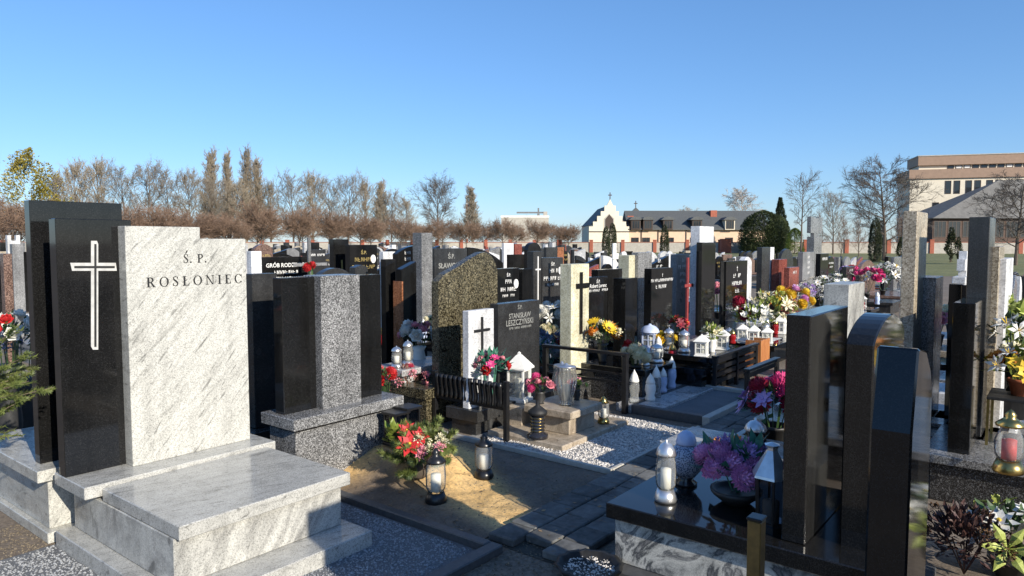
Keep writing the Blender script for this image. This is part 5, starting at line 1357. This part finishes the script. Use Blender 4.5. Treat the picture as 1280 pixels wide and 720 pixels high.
# rows of pollarded round trees
rr = random.Random(77)
fr = [(-25, 50), (20, 54), (66, 57), (105, 60), (150, 62), (196, 64), (240, 67), (286, 70), (330, 73), (372, 77), (414, 81), (455, 85), (498, 90), (540, 94), (583, 99), (628, 104), (668, 108), (706, 113)]
ow = ['first', 'second', 'third', 'fourth', 'fifth', 'sixth', 'seventh', 'eighth', 'ninth', 'tenth', 'eleventh', 'twelfth', 'thirteenth', 'fourteenth', 'fifteenth', 'sixteenth', 'seventeenth', 'eighteenth', 'nineteenth', 'twentieth']
for i, (px, Y) in enumerate(fr):
    tree(rr.choice(['pollard', 'pollard2']), f'{ow[i]} reddish round-cut tree from the left in the front row', ZP(px + rr.uniform(-5, 5), Y), rr.uniform(.88, 1.12), rr.uniform(0, 6), 'front row of round-cut trees', 'round_cut_tree', sz=rr.uniform(.8, 1.06))
for i in range(16):
    px = 5 + i * 46; Y = 72 + i * 3.6
    tree(rr.choice(['pollard', 'pollard2']), f'{ow[i]} reddish round-cut tree from the left in the rear row', ZP(px + rr.uniform(-8, 8), Y), rr.uniform(1.0, 1.15), rr.uniform(0, 6), 'rear row of round-cut trees', 'round_cut_tree', sz=rr.uniform(.85, 1.1))
def hy(px, yt, Y): return D(px, yt, Y).z
HT = {}
def place(key, label, px, yt, Y, H, group=None, name='bare_tree', wide=1.0):
    if key not in HT:
        zs = sorted(q.co.z for q in TREES[key][1].vertices); HT[key] = zs[int(len(zs) * .997)]
    s = hy(px, yt, Y) / HT[key]; o = tree(key, label, ZP(px, Y), s, rr.uniform(0, 6), group, name); o.scale = (s * wide, s * wide, s); return o
place('yellow', 'yellow-green leafed tree at the far left', 45, 186, 118, 12.6, name='leafy_tree')
for px, yt, w_, lb in ((265, 186, 1.0, 'first tall poplar from the left'), (287, 188, .75, 'second tall poplar, slimmest of the left three'), (310, 184, .9, 'third tall poplar, tallest of the row'), (325, 196, 1.0, 'fourth tall poplar at the right end of the group')):
    place('poplar', lb + ' behind the round-cut trees', px, yt, 150, 23, 'tall poplars', 'poplar_tree', w_)
place('poplar', 'small lone poplar right of the round-headed bare tree', 591, 232, 170, 23, name='poplar_tree', wide=1.3)
place('poplar', 'pale poplar at the right end of the bare wood', 476, 225, 160, 23, name='poplar_tree', wide=1.2)
bl_ = [(100, 198, 128, 'broad2'), (128, 196, 132, 'broad2'), (160, 202, 135, 'broad'), (188, 200, 135, 'broad'), (215, 206, 138, 'broad'), (240, 210, 140, 'broad2'), (-10, 222, 110, 'shrubby'), (300, 222, 145, 'broad2'), (340, 224, 150, 'broad2'),
       (368, 214, 150, 'broad'), (392, 213, 152, 'broad2'), (415, 218, 155, 'broad'), (436, 214, 155, 'broad'), (458, 222, 158, 'broad2'), (490, 236, 160, 'broad'), (508, 246, 165, 'broad2'), (75, 212, 122, 'broad2'), (270, 220, 142, 'broad')]
bl_.sort()
for i, (px, yt, Y, kd) in enumerate(bl_):
    place(kd, f'{ow[i]} bare tree from the left in the distant wood', px, yt, Y, {'broad': 15, 'broad2': 14, 'shrubby': 6.4}[kd], 'bare trees of the distant wood')
place('round', 'lone bare tree with a rounded crown in the centre left', 548, 216, 130, 11.2, wide=1.0)
place('birch', 'pale birch rising behind the long dormered house', 928, 233, 165, 11, name='birch_tree', wide=1.1)
place('birch', 'small pale birch tip over the long roof', 853, 258, 185, 11, name='birch_tree', wide=1.1)
place('thin', 'slim leaning bare tree right of the spruce', 1000, 212, 88, 11)
place('spread', 'big spreading bare tree in front of the office building', 1104, 193, 62, 11.2, wide=1.2)
place('spread', 'bare tree at the right edge before the grey hipped roof', 1268, 208, 50, 11.2, wide=1.2)
place('broad', 'hazy bare tree left of the big spreading one', 1040, 236, 96, 15, wide=.95)
for px, yt, Y, lb in ((1022, 262, 84, 'reddish shrub below the slim leaning tree'), (1050, 268, 76, 'reddish shrub left of the big spreading tree'), (1072, 266, 82, 'reddish shrub at the foot of the big spreading tree'), (1120, 262, 86, 'reddish shrub right of the big spreading tree'), (1230, 272, 80, 'bare bush before the grey hipped roof')):
    place('shrubby', lb, px, yt, Y, 6.6, name='bare_shrub')
place('hedge', 'large dark evergreen bush at the right end of the house', 952, 263, 104, 5.6, name='evergreen_bush', wide=.9)
place('hedge', 'second dark evergreen bush right of the house, slightly smaller', 970, 268, 106, 5.6, name='evergreen_bush', wide=.55)
place('spruce', 'dark pointed spruce behind the evergreen bushes', 973, 247, 120, 9, name='spruce_tree')
place('limehedge', 'yellow-green conifer right of the spruce', 992, 285, 100, 4.7, name='conifer')
for px, yt, Y, lb in ((757, 283, 84, 'left of two slim thujas before the stepped gable'), (765, 279, 86, 'right of two slim thujas before the stepped gable'), (830, 281, 72, 'lone thuja before the dormered house'), (1092, 272, 60, 'thuja left of the tall brown column'), (1099, 276, 66, 'slimmer thuja beside the tall brown column')):
    place('thuja', lb, px, yt, Y, 3.7, name='thuja_tree', wide=.95)
for px, yt, Y, lb in ((1187, 284, 58, 'taller young conifer on the lawn before the office building'), (1196, 296, 62, 'smaller young conifer on the lawn before the office building'), (1124, 296, 60, 'young conifer under the big spreading tree')):
    place('youngpine', lb, px, yt, Y, 4.7, name='young_conifer')

# ------------------------------------------------------------------ boundary wall of brick pillars and concrete panels
def wall(label, x0, Y0, x1, Y1, step, name='boundary_wall', hp=1.95, hw=1.6):
    a, b = ZP(x0, Y0), ZP(x1, Y1); d = (b - a); n = max(1, int(d.length / step)); ang = math.atan2(d.y, d.x)
    o = thing(name, label, 'wall', a, ang); s = d.length / n
    pm_ = MB().box(-.28, .28, -.25, .25, 0, hp, b=.02); pm_.box(-.33, .33, -.3, .3, hp + .001, hp + .1, b=.02)
    pme = pm_.mesh('pillar', 'brick_red'); pa = MB()
    pa.box(.282, s - .282, -.07, .07, 0, hw)
    pan = pa.mesh('panel', 'concrete'); cp = MB().box(.282, s - .282, -.12, .12, hw + .001, hw + .08).mesh('coping', 'brick_red')
    for i in range(n + 1):
        link(pme, 'pillar', o, (i * s, 0, 0))
        if i < n: link(pan, 'panel', o, (i * s, 0, 0)); link(cp, 'coping', o, (i * s, 0, 0))
    return o
wall('brick-pillared concrete wall before the house', 700, 116, 899, 112, 4.4)
wall('brick-pillared concrete wall right of the gate, before the evergreen bushes', 906, 109, 1330, 100, 5.2)
wall('long pale concrete wall behind the round-cut trees', -60, 112, 698, 118, 4.0)
o = thing('gate_pillar', 'stout red brick gate pillar left of the evergreen bushes', 'pillar', ZP(906, 107), 0)
B('shaft', 'brick_red', o, -.75, .75, -.4, .4, 0, 2.05, b=.02); B('cap', 'brick_red', o, -.82, .82, -.47, .47, 2.051, 2.16, b=.02)

# ------------------------------------------------------------------ long house with stepped gable
YH = 130.0; mpp = YH / F_PX
hx = lambda px: (px - 640) * mpp
hz_ = lambda py: D(640, py, YH).z
o = thing('house', 'long cream house with stepped gable, slate roof and dormers', 'house', (hx(735), YH, 0), 0)
X0 = hx(735); q = lambda px: hx(px) - X0
def window(parent, x0, x1, z0, z1, y=-.02, frame='frame_dark', pan='window_glass', bars=1):
    f = MB(); t = .09
    f.box(x0 - t, x1 + t, y - .04, y + .05, z0 - t, z0); f.box(x0 - t, x1 + t, y - .04, y + .05, z1, z1 + t); f.box(x0 - t, x0, y - .04, y + .05, z0 + .0005, z1 - .0005); f.box(x1, x1 + t, y - .04, y + .05, z0 + .0005, z1 - .0005)
    for i in range(bars): xx = x0 + (x1 - x0) * (i + 1) / (bars + 1); f.box(xx - .04, xx + .04, y - .03, y + .02, z0 + .0005, z1 - .0005)
    ww = f.build('window', frame, parent); MB().box(x0 + .001, x1 - .001, y - .0, y + .015, z0 + .001, z1 - .001).build('pane', pan, ww); return ww
ge = hz_(289)
gy = [(736, 289), (736, 283), (741, 283), (741, 277), (746, 277), (746, 270), (750.5, 270), (750.5, 264), (755, 264), (755, 257), (758, 257), (762, 249), (766, 257), (769, 257), (769, 264), (773, 264), (773, 270), (777.5, 270), (777.5, 277), (782, 277), (782, 283), (786, 283), (786, 289)]
poly = [(q(a), hz_(b)) for a, b in gy]
MB().prism([(q(736), 0), (q(786), 0)] + poly[::-1], 0, .5).build('gable_wall', 'wall_cream', o)
B('string_course', 'frame_dark', o, q(735.5), q(786.5), -.12, -.005, hz_(290), hz_(289))
wp = [(q(756), hz_(286)), (q(766), hz_(286)), (q(766), hz_(274)), (q(761), hz_(268)), (q(756), hz_(274))]
f_ = MB().prism([(a + (.2 if a > q(761) else -.2 if a < q(761) else 0), b + (.15 if b > hz_(280) else -.15)) for a, b in wp], -.06, -.004).build('window', 'concrete', o)
MB().prism(wp, -.09, -.061).build('pane', 'frame_dark', f_)
# gable roof behind (ridge along depth)
rz_, re_ = hz_(256), hz_(281)
MB().prism([(q(738), re_), (q(784), re_), (q(761), rz_)], .51, 18).build('roof', 'roof_slate', o)
MB().prism([(q(739), 0), (q(783), 0), (q(783), re_ - .02), (q(739), re_ - .02)], .51, 17.9).build('side_wall', 'wall_cream', o)
for cxp, cyp, yy in ((762, 249, .25), (808, 255, 12)):
    c_ = MB(); h_ = 1.3; z_ = hz_(cyp) - .05
    c_.prism([(a + q(cxp), b + z_) for a, b in cross_poly(.7, h_, .16, .62)], yy - .06, yy + .06); c_.build('cross', 'frame_dark', o)
MB().prism([(q(797), hz_(272)), (q(819), hz_(272)), (q(819), hz_(266)), (q(808), hz_(255.5)), (q(797), hz_(266))], 11.5, 12.4).build('rear_gable', 'roof_slate', o)
# main wing
we = hz_(285.5)
B('wall', 'wall_peach', o, q(786.3), q(960), .6, 8.6, 0, we)
ra, rb = hz_(286), hz_(262)
rf = MB(); e0, e1 = q(784.5), q(962)
rf.add([(e0, 0, ra), (e1, 0, ra), (e1, 9.2, ra), (e0, 9.2, ra), (e0, 4.6, rb), (e1, 4.6, rb), (e0, 0, ra - .2), (e1, 0, ra - .2), (e1, 9.2, ra - .2), (e0, 9.2, ra - .2)], [(0, 1, 5, 4), (3, 4, 5, 2), (0, 4, 3), (1, 2, 5), (0, 6, 7, 1), (3, 2, 8, 9), (6, 9, 8, 7), (0, 3, 9, 6), (1, 7, 8, 2)])
ro = rf.build('roof', 'roof_slate', o)
for cx in (791, 897): B('chimney', 'brick_red', ro, q(cx - 4), q(cx + 4), 3.0, 4.2, ra + 1.3, hz_(262 if cx == 897 else 269))
for i, cx in enumerate((794, 809, 834, 870, 911)):
    a, b = q(cx - 6), q(cx + 6); z0, z1 = hz_(287.2), hz_(275)
    dm = MB().box(a, b, -.28, 3.2, z0, z1).build('dormer', 'frame_dark' if i < 4 else 'wall_cream', o)
    window(dm, a + .25, b - .25, z0 + .25, z1 - .2, -.31, 'frame_dark', bars=2)
    MB().prism([(a - .45, z1 + .001), (b + .45, z1 + .001), ((a + b) / 2 + .7, z1 + .5), ((a + b) / 2, z1 + .62), ((a + b) / 2 - .7, z1 + .5)], -.55, 4.0).build('dormer_roof', 'roof_slate', dm)
for cx in (794, 808, 838, 868, 886, 912): window(o, q(cx - 4.2), q(cx + 4.2), .8, hz_(297.5), .57)
for cx in (802, 823, 858): B('downpipe', 'frame_dark', o, q(cx) - .07, q(cx) + .07, .45, .58, 0, we)

# ------------------------------------------------------------------ office building
YB = 132.0; mpb = YB / F_PX; bz = lambda py: D(640, py, YB).z
bx_ = lambda px: (px - 640) * mpb
o = thing('office_building', 'large cream office building with brown fascias and flat roofs at the right', 'building', (bx_(1134), YB, 0), math.radians(-16)); X0 = bx_(1134); q = lambda px: bx_(px) - X0
B('wall', 'wall_cream', o, 0, q(1400), 0, 9, 0, bz(224)); B('fascia', 'fascia_brown', o, -.3, q(1400), -.35, 9.3, bz(224) + .001, bz(212.5), b=.03)
B('upper_wall', 'wall_cream', o, q(1145), q(1400), 1.2, 8, bz(212.5) + .002, bz(207)); B('upper_fascia', 'fascia_brown', o, q(1143), q(1400), .6, 8.5, bz(207) + .001, bz(195.5), b=.03)
B('roof_edge', 'concrete', o, q(1142.5), q(1400), .5, 8.6, bz(195.5) + .001, bz(194.4))
for i in range(16): 
    px = 1173 + (i // 2) * 22.2 + (i % 2) * 9.6
    window(o, q(px), q(px + 5.6), bz(242.5), bz(227.5), -.02, bars=0)
for i in range(13): window(o, q(1177 + i * 9), q(1183 + i * 9), bz(211), bz(208), 1.17, bars=0, pan='white_paint' if i in (1, 2, 7) else 'window_glass')
for i in range(12): window(o, q(1160 + i * 16), q(1166 + i * 16), bz(266), bz(254), -.02, bars=0)
# hipped building in front
YP = 116.0; mpp = YP / F_PX; pz = lambda py: D(640, py, YP).z
hx2 = lambda px: (px - 640) * mpp
o = thing('hipped_building', 'low brick building with a big grey hipped roof below the office building', 'building', (hx2(1160), YP, 0), 0); X0 = hx2(1160); q = lambda px: hx2(px) - X0
B('wall', 'dark_brick', o, q(1164), q(1420), 0, 9.5, 0, pz(273.2))
rf = MB(); a, b = q(1160), q(1426); e = pz(273); t = pz(222); xa, xb = q(1268), q(1312)
rf.add([(a, -.8, e), (b, -.8, e), (b, 10, e), (a, 10, e), (xa, 4.6, t), (xb, 4.6, t)], [(0, 1, 5, 4), (1, 2, 5), (2, 3, 4, 5), (3, 0, 4), (0, 3, 2, 1)])
rf.build('roof', 'roof_grey', o)
for i in range(7): window(o, q(1166 + i * 18), q(1180 + i * 18), pz(296), pz(277), -.02, bars=2)
# far flat building, crane, mast
o = thing('distant_building', 'low whitish building far behind the round-cut trees', 'building', (-5, 330, 0), 0)
B('wall', 'concrete', o, 0, 22, 0, 12, 0, D(640, 272, 330).z); B('roof_edge', 'white_paint', o, -.2, 22.2, -.2, 12.2, D(640, 272, 330).z + .001, D(640, 269.5, 330).z)
c0 = D(673, 262, 360)
o = thing('tower_crane', 'tiny tower crane on the horizon in the centre', 'crane', (c0.x, c0.y, 0), 0)
B('mast', 'grey_stone', o, -.6, .6, -.6, .6, 0, c0.z - 2); B('jib', 'grey_stone', o, -11, 2.5, -.4, .4, c0.z - 1.9, c0.z - 1.1); B('counterweight', 'concrete', o, 2.51, 4.5, -.7, .7, c0.z - 3, c0.z - 1); B('apex', 'grey_stone', o, -.4, .4, -.4, .4, c0.z - 1.09, c0.z + .8)
c0 = D(583.5, 245, 240)
o = thing('radio_mast', 'pale striped mast beside the small lone poplar', 'mast', (c0.x, c0.y, 0), 0)
for i in range(6): B('section', 'white_paint' if i % 2 else 'brick_red', o, -.35 + .02 * i, .35 - .02 * i, -.35, .35, c0.z * i / 6 + (.001 if i else 0), c0.z * (i + 1) / 6)

# unseen stones added right of the camera, placed and sized to shade the aisle
for lb, u, v, w_, h_, mat in (('added black gravestone casting shade from just outside the picture on the right, nearest', 1.4, -.42, .8, 1.7, BK), ('added grey gravestone casting shade from just outside the picture on the right, further', 3.0, -.75, .6, 1.2, GR)):
    o = UV('gravestone', lb, u + w_ / 2, v)
    MB().prism(outline('flat', w_, .25, h_), 0, .1, .004).build('headstone', mat, o); B('plinth', mat, o, -w_ / 2 - .06, w_ / 2 + .06, -.1, .16, 0, .249, b=.004)
